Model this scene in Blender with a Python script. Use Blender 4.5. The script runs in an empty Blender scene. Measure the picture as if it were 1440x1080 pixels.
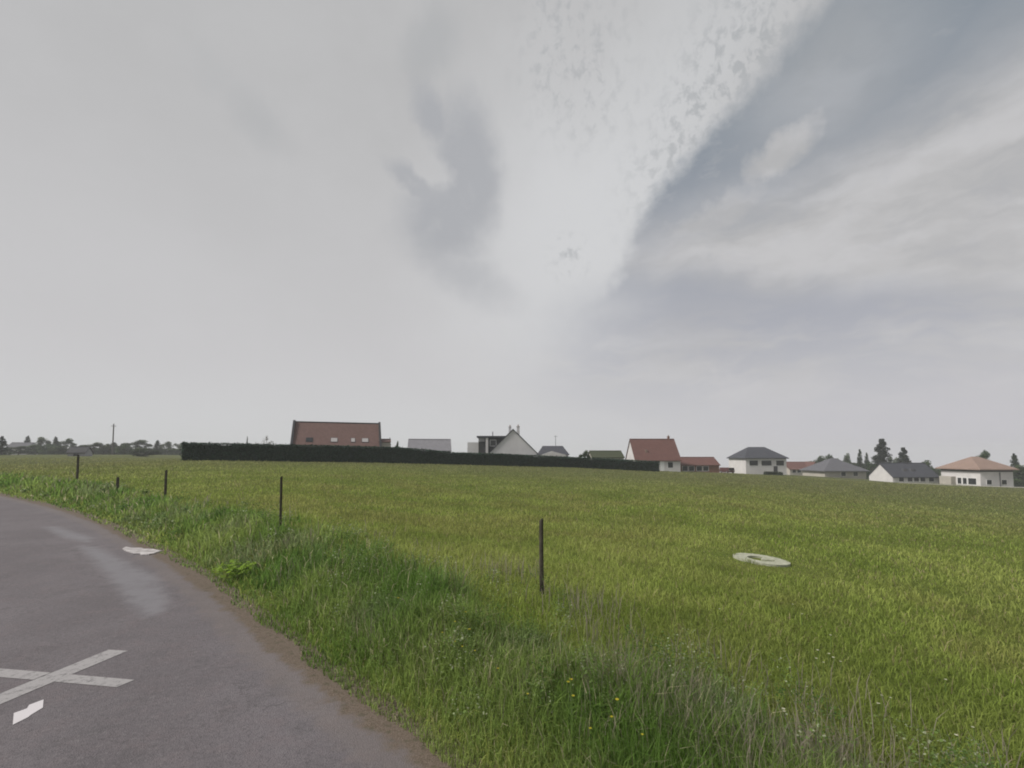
import bpy, math, random
import numpy as np
from mathutils import Vector, Matrix
R = math.radians
random.seed(7); rng = np.random.default_rng(11)
sc = bpy.context.scene
COL = sc.collection

# ------------------------------------------------------------------ camera
F_PX, PITCH, SHIFT_PX, CAM_H = 640.0, R(3.0), 66.5, 2.5
cam_d = bpy.data.cameras.new('camera'); cam = bpy.data.objects.new('camera', cam_d); COL.objects.link(cam)
cam.location = (0, 0, CAM_H); cam.rotation_euler = (R(90) + PITCH, 0, 0)
cam_d.sensor_width = 36; cam_d.lens = 36 * F_PX / 1440; cam_d.shift_y = SHIFT_PX / 1440
cam_d.clip_start = 0.1; cam_d.clip_end = 6000
sc.camera = cam

def ray(u, v):                     # direction of a photo pixel (1440 x 1080), scaled to y = 1
    up = 540 - v + SHIFT_PX
    d = (u - 720, F_PX * math.cos(PITCH) - up * math.sin(PITCH), F_PX * math.sin(PITCH) + up * math.cos(PITCH))
    return d[0] / d[1], d[2] / d[1]
def P(u, v, y):
    a, b = ray(u, v); return Vector((a * y, y, CAM_H + b * y))
def AE(u, v):                      # azimuth, elevation of a sky feature
    a, b = ray(u, v); return math.atan2(a, 1), math.atan2(b, math.hypot(a, 1))

# ------------------------------------------------------------------ light
SUN_AZ, SUN_EL = R(-103), R(46)
sun_d = bpy.data.lights.new('sun', 'SUN'); sun_d.energy = 4.0; sun_d.angle = R(14); sun_d.color = (1.0, .95, .88)
sun = bpy.data.objects.new('sun', sun_d); COL.objects.link(sun)
sdir = Vector((math.sin(SUN_AZ) * math.cos(SUN_EL), math.cos(SUN_AZ) * math.cos(SUN_EL), math.sin(SUN_EL)))
sun.rotation_euler = sdir.to_track_quat('Z', 'Y').to_euler(); sun.location = sdir * 60
sc.view_settings.view_transform = 'Standard'; sc.view_settings.look = 'None'
sc.view_settings.gamma = 1; sc.view_settings.exposure = 0.0
sc.render.engine = 'CYCLES'
try:
    sc.cycles.use_denoising = True; sc.cycles.denoiser = 'OPENIMAGEDENOISE'
except Exception: pass
sc.cycles.filter_width = 1.9; sc.cycles.max_bounces = 6; sc.cycles.volume_bounces = 1
sc.cycles.transparent_max_bounces = 8

# ------------------------------------------------------------------ node helper
class NT:
    def __init__(s, tree): s.t = tree; s.n = tree.nodes; s.l = tree.links
    def put(s, sock, v):
        if hasattr(v, 'is_linked') or isinstance(v, bpy.types.NodeSocket): s.l.new(v, sock)
        else: sock.default_value = v
    def m(s, op, a, b=0.0, c=0.0, clamp=False):
        n = s.n.new('ShaderNodeMath'); n.operation = op; n.use_clamp = clamp
        s.put(n.inputs[0], a); s.put(n.inputs[1], b); s.put(n.inputs[2], c); return n.outputs[0]
    def mix(s, f, a, b):
        n = s.n.new('ShaderNodeMix'); n.data_type = 'RGBA'; n.clamp_factor = True
        s.put(n.inputs[0], f)
        for k, v in ((6, a), (7, b)): s.put(n.inputs[k], v if not isinstance(v, tuple) else (*v[:3], 1))
        return n.outputs[2]
    def noise(s, vec, scale, detail=4, rough=.55, dist=0.0, col=False):
        n = s.n.new('ShaderNodeTexNoise'); n.inputs['Scale'].default_value = scale
        n.inputs['Detail'].default_value = detail; n.inputs['Roughness'].default_value = rough
        n.inputs['Distortion'].default_value = dist
        if vec is not None: s.l.new(vec, n.inputs['Vector'])
        return n.outputs['Color' if col else 'Fac']
    def ss(s, x, a, b, lo=0.0, hi=1.0):
        n = s.n.new('ShaderNodeMapRange'); n.interpolation_type = 'SMOOTHSTEP'
        s.put(n.inputs[0], x); n.inputs[1].default_value = a; n.inputs[2].default_value = b
        n.inputs[3].default_value = lo; n.inputs[4].default_value = hi; return n.outputs[0]
    def vm(s, op, a, b):
        n = s.n.new('ShaderNodeVectorMath'); n.operation = op; s.put(n.inputs[0], a); s.put(n.inputs[1], b)
        return n.outputs['Value' if op in ('LENGTH', 'DOT_PRODUCT', 'DISTANCE') else 'Vector']
    def xyz(s, x, y, z):
        n = s.n.new('ShaderNodeCombineXYZ'); s.put(n.inputs[0], x); s.put(n.inputs[1], y); s.put(n.inputs[2], z); return n.outputs[0]

# ------------------------------------------------------------------ sky
W = bpy.data.worlds.new('World'); sc.world = W; W.use_nodes = True
W.node_tree.nodes.clear(); t = NT(W.node_tree)
SKY = 0.1
out = t.n.new('ShaderNodeOutputWorld'); bg = t.n.new('ShaderNodeBackground'); bg.inputs['Strength'].default_value = SKY
t.l.new(bg.outputs[0], out.inputs[0])
sky = t.n.new('ShaderNodeTexSky'); sky.sky_type = 'NISHITA'; sky.sun_disc = False
sky.sun_elevation = SUN_EL; sky.sun_rotation = SUN_AZ % (2 * math.pi); sky.dust_density = 3
tc = t.n.new('ShaderNodeTexCoord'); sp = t.n.new('ShaderNodeSeparateXYZ'); t.l.new(tc.outputs['Generated'], sp.inputs[0])
dx, dy, dz = sp.outputs
az = t.m('ARCTAN2', dx, dy); el = t.m('ARCSINE', t.m('MINIMUM', t.m('MAXIMUM', dz, -1), 1))
pos = t.xyz(az, el, 0.0)
def wob(scale, amt, detail=5, seed=0.0):
    c = t.noise(t.vm('ADD', pos, (seed, seed * .7, seed * 1.3)), scale, detail, .6, col=True)
    return t.vm('MULTIPLY', t.vm('SUBTRACT', c, (.5, .5, .5)), (amt, amt, 0))
def half(p, a, b):                 # signed distance right of the line a -> b (photo pixels)
    (ax, ay), (bx, by) = AE(*a), AE(*b)
    nx, ny = -(by - ay), (bx - ax); L = math.hypot(nx, ny); nx /= L; ny /= L
    return t.m('SUBTRACT', t.vm('DOT_PRODUCT', p, (nx, ny, 0)), nx * ax + ny * ay)
def ell(p, c, a, b, rot, soft):    # soft ellipse: semi axes in photo pixels, rot degrees
    cx, cy = AE(*c); k = 1 / F_PX
    q = t.vm('SUBTRACT', p, (cx, cy, 0)); cr, sr = math.cos(R(rot)), math.sin(R(rot))
    x = t.vm('DOT_PRODUCT', q, (cr / (a * k), sr / (a * k), 0)); y = t.vm('DOT_PRODUCT', q, (-sr / (b * k), cr / (b * k), 0))
    r = t.m('SQRT', t.m('ADD', t.m('MULTIPLY', x, x), t.m('MULTIPLY', y, y)))
    return t.ss(r, 1 - soft, 1 + soft, 1.0, 0.0)
def cl(r, g, b):
    f = lambda c: (c / 255 / 12.92 if c < 10 else ((c / 255 + .055) / 1.055) ** 2.4) / SKY
    return (f(r), f(g), f(b))
p1 = t.vm('ADD', pos, t.vm('ADD', wob(10, .055), wob(38, .04, 4, 3.0)))      # ragged
p2 = t.vm('ADD', pos, wob(5, .16, 4, 7.0))                               # billowy
p3 = t.vm('ADD', pos, t.vm('ADD', wob(3, .10, 3, 2.0), wob(11, .045, 5, 5.0)))
# layered grey overcast, slightly darker towards the zenith
base = t.mix(t.ss(el, .0, .75), cl(201, 200, 202), cl(184, 184, 185))
lum = t.noise(t.vm('MULTIPLY', pos, (1, 1.6, 1)), 3.2, 6, .6)
base = t.mix(t.ss(lum, .35, .7, 0, .14), base, cl(212, 212, 214))
# bright shelf beside the clear gap
brt = ell(p2, (800, 330), 170, 150, 50, .85)
sh2 = ell(p2, (960, 130), 190, 70, 52, .9); base = t.mix(t.m('MULTIPLY', sh2, .45), base, cl(206, 208, 210))
base = t.mix(t.m('MULTIPLY', brt, .7), base, cl(213, 214, 216))
# blue grey gap on the right, with its ragged diagonal edge
s1 = half(p1, (924, 250), (1146, 0)); s2 = half(p1, (848, 400), (924, 250))
gapd = t.m('MULTIPLY', t.m('MINIMUM', t.m('MULTIPLY', s1, -1), t.m('MULTIPLY', s2, -1)), 1.0)
gap = t.ss(gapd, -.012, .038)
soft = t.m('MULTIPLY', t.ss(gapd, -.16, .22), t.ss(el, .05, .30, .25, .9))          # the edge dissolves lower down
hi_ = t.ss(el, .30, .40); gap = t.m('ADD', t.m('MULTIPLY', gap, hi_), t.m('MULTIPLY', soft, t.m('SUBTRACT', 1.0, hi_)))
blue = t.mix(.07, t.mix(t.ss(el, .15, .7), cl(170, 171, 180), cl(139, 147, 155)), sky.outputs[0])
# cirrus inside the gap: streaks along the band
(b0x, b0y), (b1x, b1y) = AE(950, 320), AE(1440, 90); ang = math.atan2(b1y - b0y, b1x - b0x)
mp = t.n.new('ShaderNodeMapping'); t.l.new(p3, mp.inputs[0]); mp.inputs['Rotation'].default_value = (0, 0, -ang); mp.inputs['Scale'].default_value = (1.0, 3.0, 1)
streak = t.noise(mp.outputs[0], 4.5, 7, .58)
b_up = t.ss(t.m('MULTIPLY', half(p3, (930, 322), (1440, 35)), -1), -.08, .10)
b_dn = t.ss(half(p3, (900, 395), (1440, 425)), -.035, .06)
band = t.m('MULTIPLY', b_up, b_dn)
band = t.m('MULTIPLY', band, t.ss(streak, .22, .52, .6, 1.0))
puff = t.m('MAXIMUM', ell(p1, (1100, 215), 46, 20, 30, .6), t.m('MULTIPLY', ell(p3, (1160, 110), 80, 60, 20, .9), .5))
puff = t.m('MAXIMUM', puff, t.m('MULTIPLY', ell(p1, (1000, 310), 75, 22, 15, .7), .9))
low = t.m('MULTIPLY', t.ss(el, .36, .17), t.ss(t.noise(t.vm('MULTIPLY', p3, (1, 3.4, 1)), 4.0, 6, .58), .40, .60))
thin = t.m('MULTIPLY', t.ss(t.noise(t.vm('ADD', mp.outputs[0], wob(16, .05)), 11, 6, .62), .48, .72), .28)
cirr = t.m('MAXIMUM', t.m('MAXIMUM', t.m('MAXIMUM', band, t.m('MULTIPLY', low, .8)), t.m('MULTIPLY', puff, .9)), thin)
cirr = t.m('MULTIPLY', cirr, t.ss(t.noise(t.vm('ADD', p3, wob(20, .05)), 15, 5, .65), .25, .5, .84, 1.0))
gapcol = t.mix(t.m('MULTIPLY', cirr, .9), blue, t.mix(t.ss(streak, .4, .65), cl(186, 185, 185), cl(200, 199, 200)))
col = t.mix(gap, base, gapcol)
# mottled fringe on the shelf's edge
mott = t.noise(t.vm('ADD', pos, wob(14, .045)), 44, 5, .65)
fr = t.m('MULTIPLY', ell(p2, (1030, 90), 150, 60, 48, .8), t.ss(mott, .46, .62))
fr = t.m('MAXIMUM', fr, t.m('MULTIPLY', ell(p2, (815, 70), 65, 75, 30, .8), t.ss(mott, .47, .66, 0, .8)))
fr = t.m('MAXIMUM', fr, t.m('MULTIPLY', ell(p2, (800, 365), 26, 26, 0, .8), t.ss(mott, .48, .66, 0, .8)))
col = t.mix(t.m('MULTIPLY', t.m('MULTIPLY', fr, .66), t.m('SUBTRACT', 1.0, gap)), col, cl(166, 169, 172))
# dark rag of cloud left of the shelf
p4 = t.vm('ADD', pos, t.vm('ADD', wob(12, .030, 4, 9.0), wob(36, .034, 4, 4.0)))
rag = t.m('MAXIMUM', ell(p4, (657, 245), 46, 74, 8, .45), ell(p4, (626, 312), 56, 50, 0, .6))
rag = t.m('MAXIMUM', rag, ell(p4, (608, 164), 34, 20, -48, .6))
rag = t.m('MULTIPLY', rag, t.m('SUBTRACT', 1.0, t.m('MULTIPLY', ell(p4, (602, 238), 36, 15, -12, .4), .9)))
rag = t.m('MAXIMUM', rag, t.m('MULTIPLY', ell(p4, (585, 262), 42, 13, -28, .5), .9))
rag = t.m('MAXIMUM', rag, t.m('MULTIPLY', ell(p4, (645, 380), 78, 26, -26, .8), .6))
rag = t.m('MULTIPLY', rag, t.ss(t.noise(t.vm('ADD', pos, wob(14, .04)), 20, 5, .6), .2, .5, .72, 1.0))
col = t.mix(t.m('MULTIPLY', rag, .85), col, cl(168, 170, 175))
sm = t.m('MAXIMUM', ell(p4, (606, 60), 24, 40, -58, .7), t.m('MULTIPLY', ell(p4, (362, 168), 34, 20, -35, .8), .7))
sm = t.m('MAXIMUM', sm, t.m('MULTIPLY', ell(p4, (300, 105), 30, 16, -30, .8), .35))
col = t.mix(t.m('MULTIPLY', sm, .42), col, cl(165, 168, 171))
# haze near the horizon, and below it
col = t.mix(t.ss(el, .20, .0, 0, .75), col, t.mix(t.ss(az, -.1, .8), cl(206, 207, 208), cl(194, 192, 199)))
col = t.mix(t.ss(el, -.05, -.12), col, cl(150, 152, 150))
t.l.new(col, bg.inputs['Color'])

# ------------------------------------------------------------------ scene graph helpers
def tag(o, label=None, cat=None, group=None, kind=None):
    for k, v in (('label', label), ('category', cat), ('group', group), ('kind', kind)):
        if v: o[k] = v
    return o
def empty(name, loc, rz=0.0, label=None, cat=None, group=None):
    o = bpy.data.objects.new(name, None); COL.objects.link(o); o.location = loc; o.rotation_euler = (0, 0, rz)
    o.empty_display_size = .2
    return tag(o, label, cat, group)
class MB:
    def __init__(s): s.v = []; s.f = []; s.c = []
    def add(s, vs, fs):
        k = len(s.v); s.v += [tuple(x) for x in vs]; s.f += [tuple(i + k for i in f) for f in fs]; return s
    def box(s, x0, x1, y0, y1, z0, z1):
        return s.add([(x0,y0,z0),(x1,y0,z0),(x1,y1,z0),(x0,y1,z0),(x0,y0,z1),(x1,y0,z1),(x1,y1,z1),(x0,y1,z1)],
                     [(0,3,2,1),(4,5,6,7),(0,1,5,4),(1,2,6,5),(2,3,7,6),(3,0,4,7)])
    def prism(s, poly, a, b, axis):   # convex or concave outline [(p,q)], extruded along axis 'x' or 'y' from a to b
        n = len(poly)
        f3 = (lambda p, q, w: (w, p, q)) if axis == 'x' else (lambda p, q, w: (p, w, q))
        vs = [f3(p, q, a) for p, q in poly] + [f3(p, q, b) for p, q in poly]
        return s.add(vs, [tuple(range(n)), tuple(range(2 * n - 1, n - 1, -1))] + [(i, i + n, (i + 1) % n + n, (i + 1) % n) for i in range(n)])
    def tube(s, a, b, r0, r1, n=7):
        a, b = Vector(a), Vector(b); d = (b - a).normalized(); u = d.orthogonal().normalized(); w = d.cross(u)
        vs = [c + (u * math.cos(6.2832 * i / n) + w * math.sin(6.2832 * i / n)) * r for c, r in ((a, r0), (b, r1)) for i in range(n)]
        return s.add(vs, [tuple(range(n - 1, -1, -1)), tuple(range(n, 2 * n))] + [(i, (i + 1) % n, (i + 1) % n + n, i + n) for i in range(n)])
    def build(s, name, mat, parent=None, smooth=False):
        me = bpy.data.meshes.new(name); me.from_pydata(s.v, [], s.f); me.update()
        import bmesh
        b = bmesh.new(); b.from_mesh(me); bmesh.ops.recalc_face_normals(b, faces=b.faces); b.to_mesh(me); b.free()
        if smooth: me.polygons.foreach_set('use_smooth', [True] * len(me.polygons))
        o = bpy.data.objects.new(name, me); COL.objects.link(o); me.materials.append(mat)
        if parent: o.parent = parent
        return o
def npmesh(name, verts, faces_flat, sizes, mat, cols=None, parent=None, smooth=False, attrs=None):
    me = bpy.data.meshes.new(name)
    nv, nl, nf = len(verts), len(faces_flat), len(sizes)
    me.vertices.add(nv); me.vertices.foreach_set('co', np.asarray(verts, np.float32).ravel())
    me.loops.add(nl); me.loops.foreach_set('vertex_index', np.asarray(faces_flat, np.int32))
    me.polygons.add(nf); st = np.concatenate([[0], np.cumsum(sizes)[:-1]]).astype(np.int32)
    me.polygons.foreach_set('loop_start', st)
    me.polygons.foreach_set('use_smooth', np.full(nf, smooth))
    if cols is not None:
        a = me.color_attributes.new('tint', 'FLOAT_COLOR', 'POINT')
        a.data.foreach_set('color', np.concatenate([cols, np.ones((nv, 1))], 1).astype(np.float32).ravel())
    for k, v in (attrs or {}).items():
        a = me.attributes.new(k, 'FLOAT', 'POINT'); a.data.foreach_set('value', np.asarray(v, np.float32))
    me.update(calc_edges=True); me.materials.append(mat)
    o = bpy.data.objects.new(name, me); COL.objects.link(o)
    if parent: o.parent = parent
    return o
def copy_tree(o, parent=None):
    c = o.copy(); COL.objects.link(c)
    if parent: c.parent = parent
    for ch in list(o.children): copy_tree(ch, c)
    return c

# ------------------------------------------------------------------ materials
def mat_new(name):
    m = bpy.data.materials.new(name); m.use_nodes = True; m.node_tree.nodes.clear(); t = NT(m.node_tree)
    o = t.n.new('ShaderNodeOutputMaterial'); b = t.n.new('ShaderNodeBsdfPrincipled'); t.l.new(b.outputs[0], o.inputs[0])
    b.inputs['Roughness'].default_value = .85; b.inputs['Specular IOR Level'].default_value = .25
    return m, t, b
def crd(t, which='Object'):
    return t.n.new('ShaderNodeTexCoord').outputs[which]
def bump(t, b, h, strength, dist=.02):
    n = t.n.new('ShaderNodeBump'); n.inputs['Strength'].default_value = strength; n.inputs['Distance'].default_value = dist
    t.l.new(h, n.inputs['Height']); t.l.new(n.outputs[0], b.inputs['Normal'])
def mat_mottled(name, c0, c1, scale=1.5, rough=.85, bs=0.0):
    m, t, b = mat_new(name); v = crd(t)
    n = t.noise(v, scale, 6, .6)
    t.l.new(t.mix(t.ss(n, .3, .7), c0, c1), b.inputs['Base Color']); b.inputs['Roughness'].default_value = rough
    if bs: bump(t, b, t.noise(v, scale * 8, 3), bs)
    return m
def mat_roof(name, c0, c1, row=.33, colw=.25):
    m, t, b = mat_new(name); v = crd(t)
    br = t.n.new('ShaderNodeTexBrick'); s3 = t.n.new('ShaderNodeSeparateXYZ'); t.l.new(v, s3.inputs[0])
    uv = t.xyz(t.m('ADD', s3.outputs[0], s3.outputs[1]), t.m('MULTIPLY', s3.outputs[2], 1.35), 0.0)
    t.l.new(uv, br.inputs['Vector']); br.inputs['Scale'].default_value = 1
    br.inputs['Brick Width'].default_value = colw; br.inputs['Row Height'].default_value = row; br.inputs['Mortar Size'].default_value = .012
    br.inputs['Color1'].default_value = (*c0, 1); br.inputs['Color2'].default_value = (*c1, 1)
    br.inputs['Mortar'].default_value = (*[c * .45 for c in c0], 1)
    n = t.noise(v, .7, 5, .6)
    t.l.new(t.mix(t.ss(n, .4, .75, 0, .5), br.outputs[0], tuple(c * .7 for c in c1)), b.inputs['Base Color'])
    bump(t, b, br.outputs['Fac'], .4)
    return m
def mat_leaf(name, trans=.25, attr=True, col=(.05, .08, .02)):
    m, t, b = mat_new(name)
    a = t.n.new('ShaderNodeAttribute'); a.attribute_name = 'tint'
    b.inputs['Roughness'].default_value = .7
    tr = t.n.new('ShaderNodeBsdfTranslucent'); mx = t.n.new('ShaderNodeMixShader'); mx.inputs[0].default_value = trans
    t.l.new(a.outputs['Color'], b.inputs['Base Color']); t.l.new(a.outputs['Color'], tr.inputs['Color'])
    t.l.new(b.outputs[0], mx.inputs[1]); t.l.new(tr.outputs[0], mx.inputs[2])
    o = [n for n in t.n if n.type == 'OUTPUT_MATERIAL'][0]; t.l.new(mx.outputs[0], o.inputs[0])
    return m
M = dict(
    white=mat_mottled('white_render', (.50, .485, .49), (.58, .565, .565), .6),
    cream=mat_mottled('cream_render', (.34, .32, .29), (.42, .39, .35), .6),
    grey=mat_mottled('grey_render', (.27, .265, .285), (.32, .315, .335), .5),
    lightgrey=mat_mottled('light_grey_render', (.54, .53, .55), (.61, .60, .615), .5),
    red=mat_roof('red_tiles', (.108, .053, .047), (.142, .069, .060)),
    brownred=mat_roof('brown_red_tiles', (.122, .074, .066), (.160, .096, .086)),
    terracotta=mat_roof('terracotta_tiles', (.225, .160, .135), (.28, .20, .166)),
    slate=mat_roof('slate', (.045, .048, .062), (.065, .068, .082)),
    greyslate=mat_roof('grey_slate', (.095, .095, .110), (.125, .125, .14)),
    mossy=mat_roof('mossy_tiles', (.035, .045, .022), (.055, .062, .034)),
    brick=mat_roof('brick', (.22, .11, .085), (.30, .16, .12), .08, .22),
    frame=mat_mottled('window_frame_paint', (.7, .7, .7), (.75, .75, .75)),
    dark=mat_mottled('dark_metal', (.03, .03, .035), (.05, .05, .055)),
    wood=mat_mottled('weathered_wood', (.030, .027, .020), (.075, .066, .050), 9, .9, .5),
    pole=mat_mottled('pole_wood', (.07, .065, .06), (.11, .10, .09), 3),
    bark=mat_mottled('bark', (.05, .042, .033), (.09, .075, .06), 6, .9, .4),
    leaf=mat_leaf('leaves', .22), grassm=mat_leaf('grass_blades', .5), hedge=mat_leaf('hedge_leaves', .08),
    petal=mat_leaf('petals', .2),
    carpaint=mat_mottled('dark_red_paint', (.05, .012, .012), (.06, .016, .016), 1, .35),
    rubber=mat_mottled('rubber', (.02, .02, .02), (.03, .03, .03)),
    ring_pale=mat_mottled('pale_ring_overlay', (.24, .25, .18), (.42, .425, .34), 7, .9, .5),
)
def _glass():
    m, t, b = mat_new('window_glass'); b.inputs['Base Color'].default_value = (.02, .022, .026, 1)
    b.inputs['Roughness'].default_value = .12; b.inputs['Specular IOR Level'].default_value = .4; return m
M['glass'] = _glass()
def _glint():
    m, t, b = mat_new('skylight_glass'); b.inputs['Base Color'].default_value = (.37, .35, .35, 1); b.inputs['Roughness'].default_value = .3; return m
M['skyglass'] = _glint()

# ------------------------------------------------------------------ the lie of the land
EDGE = np.array([(40, -34.6), (17.3, -13.4), (6.5, -3.3), (-.91, 3.64), (-2.85, 5.45), (-7.8, 10.0), (-15.6, 16.2), (-25, 22.2), (-42, 32), (-75, 50), (-140, 84)], float)
def _dense(p, n=24):
    o = []
    q = np.vstack([2 * p[0] - p[1], p, 2 * p[-1] - p[-2]])
    for i in range(1, len(q) - 2):
        for k in range(n):
            s = k / n; a, b, c, d = q[i - 1], q[i], q[i + 1], q[i + 2]
            o.append(.5 * ((2 * b) + (c - a) * s + (2 * a - 5 * b + 4 * c - d) * s * s + (3 * b - a - 3 * c + d) * s ** 3))
    o.append(p[-1]); return np.array(o)
ED = _dense(EDGE); _seg = np.diff(ED, axis=0); _sl = np.linalg.norm(_seg, axis=1); ES = np.concatenate([[0], np.cumsum(_sl)])
_i0 = np.argmin(np.linalg.norm(ED - np.array([-.91, 3.64]), axis=1)); ES -= ES[_i0]
_tan = np.vstack([_seg, _seg[-1]]); _tan /= np.linalg.norm(_tan, axis=1)[:, None]
_nor = np.stack([_tan[:, 1], -_tan[:, 0]], 1)           # right hand side of travel = the field
def road_frame(x, y):                                   # s along the edge, offset from it (+ towards the field)
    x = np.atleast_1d(np.asarray(x, float)).ravel(); y = np.atleast_1d(np.asarray(y, float)).ravel()
    s = np.empty_like(x); o = np.empty_like(x)
    for k in range(0, len(x), 20000):
        X = x[k:k + 20000, None]; Y = y[k:k + 20000, None]
        j = np.argmin((X - ED[None, :, 0]) ** 2 + (Y - ED[None, :, 1]) ** 2, 1)
        qx = X[:, 0] - ED[j, 0]; qy = Y[:, 0] - ED[j, 1]
        s[k:k + 20000] = ES[j] + qx * _tan[j, 0] + qy * _tan[j, 1]
        o[k:k + 20000] = qx * _nor[j, 0] + qy * _nor[j, 1]
    return s, o
def road_z(s): return .0165 * np.logaddexp(0, np.minimum(s, 90) * .6) / .6 - .01
CTRL = []
for u, v, d in [(762, 838, 7.5), (394, 742, 11.5), (232, 704, 19), (108, 676, 26), (1440, 1080, 4.2), (1070, 790, 12), (760, 760, 14), (560, 740, 14.5),
                (400, 694, 22), (300, 668, 30), (120, 652, 60), (0, 650, 60), (0, 660, 40), (255, 648, 55), (380, 649, 59), (500, 650.5, 66), (640, 653.5, 75), (780, 657, 82), (925, 663.5, 88),
                (380, 664, 36), (560, 668, 40), (700, 692, 30), (700, 668, 55), (925, 702, 29), (925, 677, 55), (1110, 668, 115), (1110, 692, 45), (1110, 735, 22), (1020, 665.5, 105),
                (1220, 677, 100), (1220, 702, 45), (1220, 745, 22), (1420, 684.5, 90), (1440, 702, 48), (1440, 760, 20), (1440, 860, 9.5), (1320, 682, 90),
                (1050, 666.5, 116), (474, 650, 80), (604, 654, 90), (720, 657, 90), (900, 661, 102)]:
    CTRL.append(tuple(P(u, v, d)))
for u, r_, d in [(-400, 640, 200), (0, 640, 160), (255, 640, 160), (474, 646, 180), (720, 652, 200), (925, 662, 200), (1110, 675, 200), (1220, 684, 190), (1440, 692, 190), (1900, 690, 200),
                 (0, 640.3, 600), (255, 641, 600), (720, 652, 600), (1110, 668, 600), (1440, 680, 600), (-600, 640, 500), (2200, 680, 500)]:
    CTRL.append((ray(u, r_)[0] * d, d, CAM_H - (r_ - 640) / 640 * d))
CTRL += [(40, 20, -2.6), (70, 30, -4), (12, 1, -.6), (20, -12, -.4), (-60, 70, 1.6), (-120, 60, 1.8), (-300, 0, 2), (300, 0, -10), (0, -200, 0), (300, -300, -6), (-300, -300, 1), (45, -20, -1)]
CT = np.array(CTRL)
def _tps():
    X = CT[:, :2] / 100; n = len(X); r2 = ((X[:, None] - X[None]) ** 2).sum(-1)
    K = np.where(r2 > 0, r2 * np.log(np.maximum(r2, 1e-12)), 0) + np.eye(n) * 2e-5
    A = np.zeros((n + 3, n + 3)); A[:n, :n] = K; A[:n, n] = 1; A[:n, n + 1:] = X; A[n, :n] = 1; A[n + 1:, :n] = X.T
    return X, np.linalg.solve(A, np.concatenate([CT[:, 2], [0, 0, 0]]))
_TX, _TW = _tps()
def field_z(x, y):
    x = np.asarray(x, float).ravel() / 100; y = np.asarray(y, float).ravel() / 100; z = np.empty_like(x); n = len(_TX)
    for k in range(0, len(x), 40000):
        X = x[k:k + 40000]; Y = y[k:k + 40000]
        r2 = (X[:, None] - _TX[:, 0]) ** 2 + (Y[:, None] - _TX[:, 1]) ** 2
        z[k:k + 40000] = (np.where(r2 > 0, r2 * np.log(np.maximum(r2, 1e-12)), 0)) @ _TW[:n] + _TW[n] + X * _TW[n + 1] + Y * _TW[n + 2]
    return z
def terrain(x, y, frame=False):
    s, o = road_frame(x, y); k = np.clip((o - .3) / 2.4, 0, 1); k = k * k * (3 - 2 * k)
    z = road_z(s) * (1 - k) + field_z(x, y) * k
    return (z, s, o) if frame else z
def tz(x, y): return float(terrain([x], [y])[0])
def hit(u, v, dz=0.0):                                  # first point of the land (raised by dz) on the sight line of a photo pixel
    a, b = ray(u, v); ys = np.concatenate([np.arange(2, 20, .02), np.arange(20, 200, .2)])
    z = terrain(a * ys, ys) + dz; k = np.argmax(CAM_H + b * ys <= z)
    return Vector((a * ys[k], ys[k], z[k]))

# ------------------------------------------------------------------ ground sheet
def m_ground():
    m, t, b = mat_new('meadow_ground'); v = crd(t)
    n1 = t.noise(v, .10, 5, .6); n2 = t.noise(v, .75, 6, .65); n3 = t.noise(v, 9, 4, .7)
    c = t.mix(t.ss(n1, .35, .65), (.105, .140, .030), (.140, .160, .040))
    c = t.mix(t.ss(n2, .40, .70, 0, .75), c, (.085, .118, .026))
    c = t.mix(t.ss(n2, .55, .30, 0, .5), c, (.150, .142, .056))
    c = t.mix(t.ss(n3, .45, .75, 0, .6), c, (.060, .085, .018))
    far = t.ss(t.vm('LENGTH', v, (0, 0, 0)), 30, 85, 0, .75)
    c = t.mix(far, c, t.mix(t.ss(n2, .35, .65), (.088, .085, .046), (.070, .080, .032)))     # hay seeding, browner on the rise; missing blade self-shade darkens the colour
    t.l.new(c, b.inputs['Base Color']); b.inputs['Roughness'].default_value = 1; b.inputs['Specular IOR Level'].default_value = .05
    bump(t, b, t.m('ADD', n3, t.m('MULTIPLY', n2, 1.5)), .8, .12)
    return m
def axis_pts(n, ext, k): return ext * np.sinh(np.linspace(-k, k, n)) / math.sinh(k)
gx = axis_pts(361, 720, 6.4); gy = axis_pts(361, 720, 6.4)
GX, GY = np.meshgrid(gx, gy + 6); gxf, gyf = GX.ravel(), GY.ravel()
gz, gs, go = terrain(gxf, gyf, True)
gz = gz - np.where(go < .5, .06, 0) * np.clip((.5 - go) / .4, 0, 1)
n_ = 361; ii = (np.arange(n_ - 1)[:, None] * n_ + np.arange(n_ - 1)[None]).ravel()
tag(npmesh('ground', np.stack([gxf, gyf, gz], 1), np.stack([ii, ii + 1, ii + n_ + 1, ii + n_], 1).ravel(), np.full(len(ii), 4), m_ground(), smooth=True), kind='structure')

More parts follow.
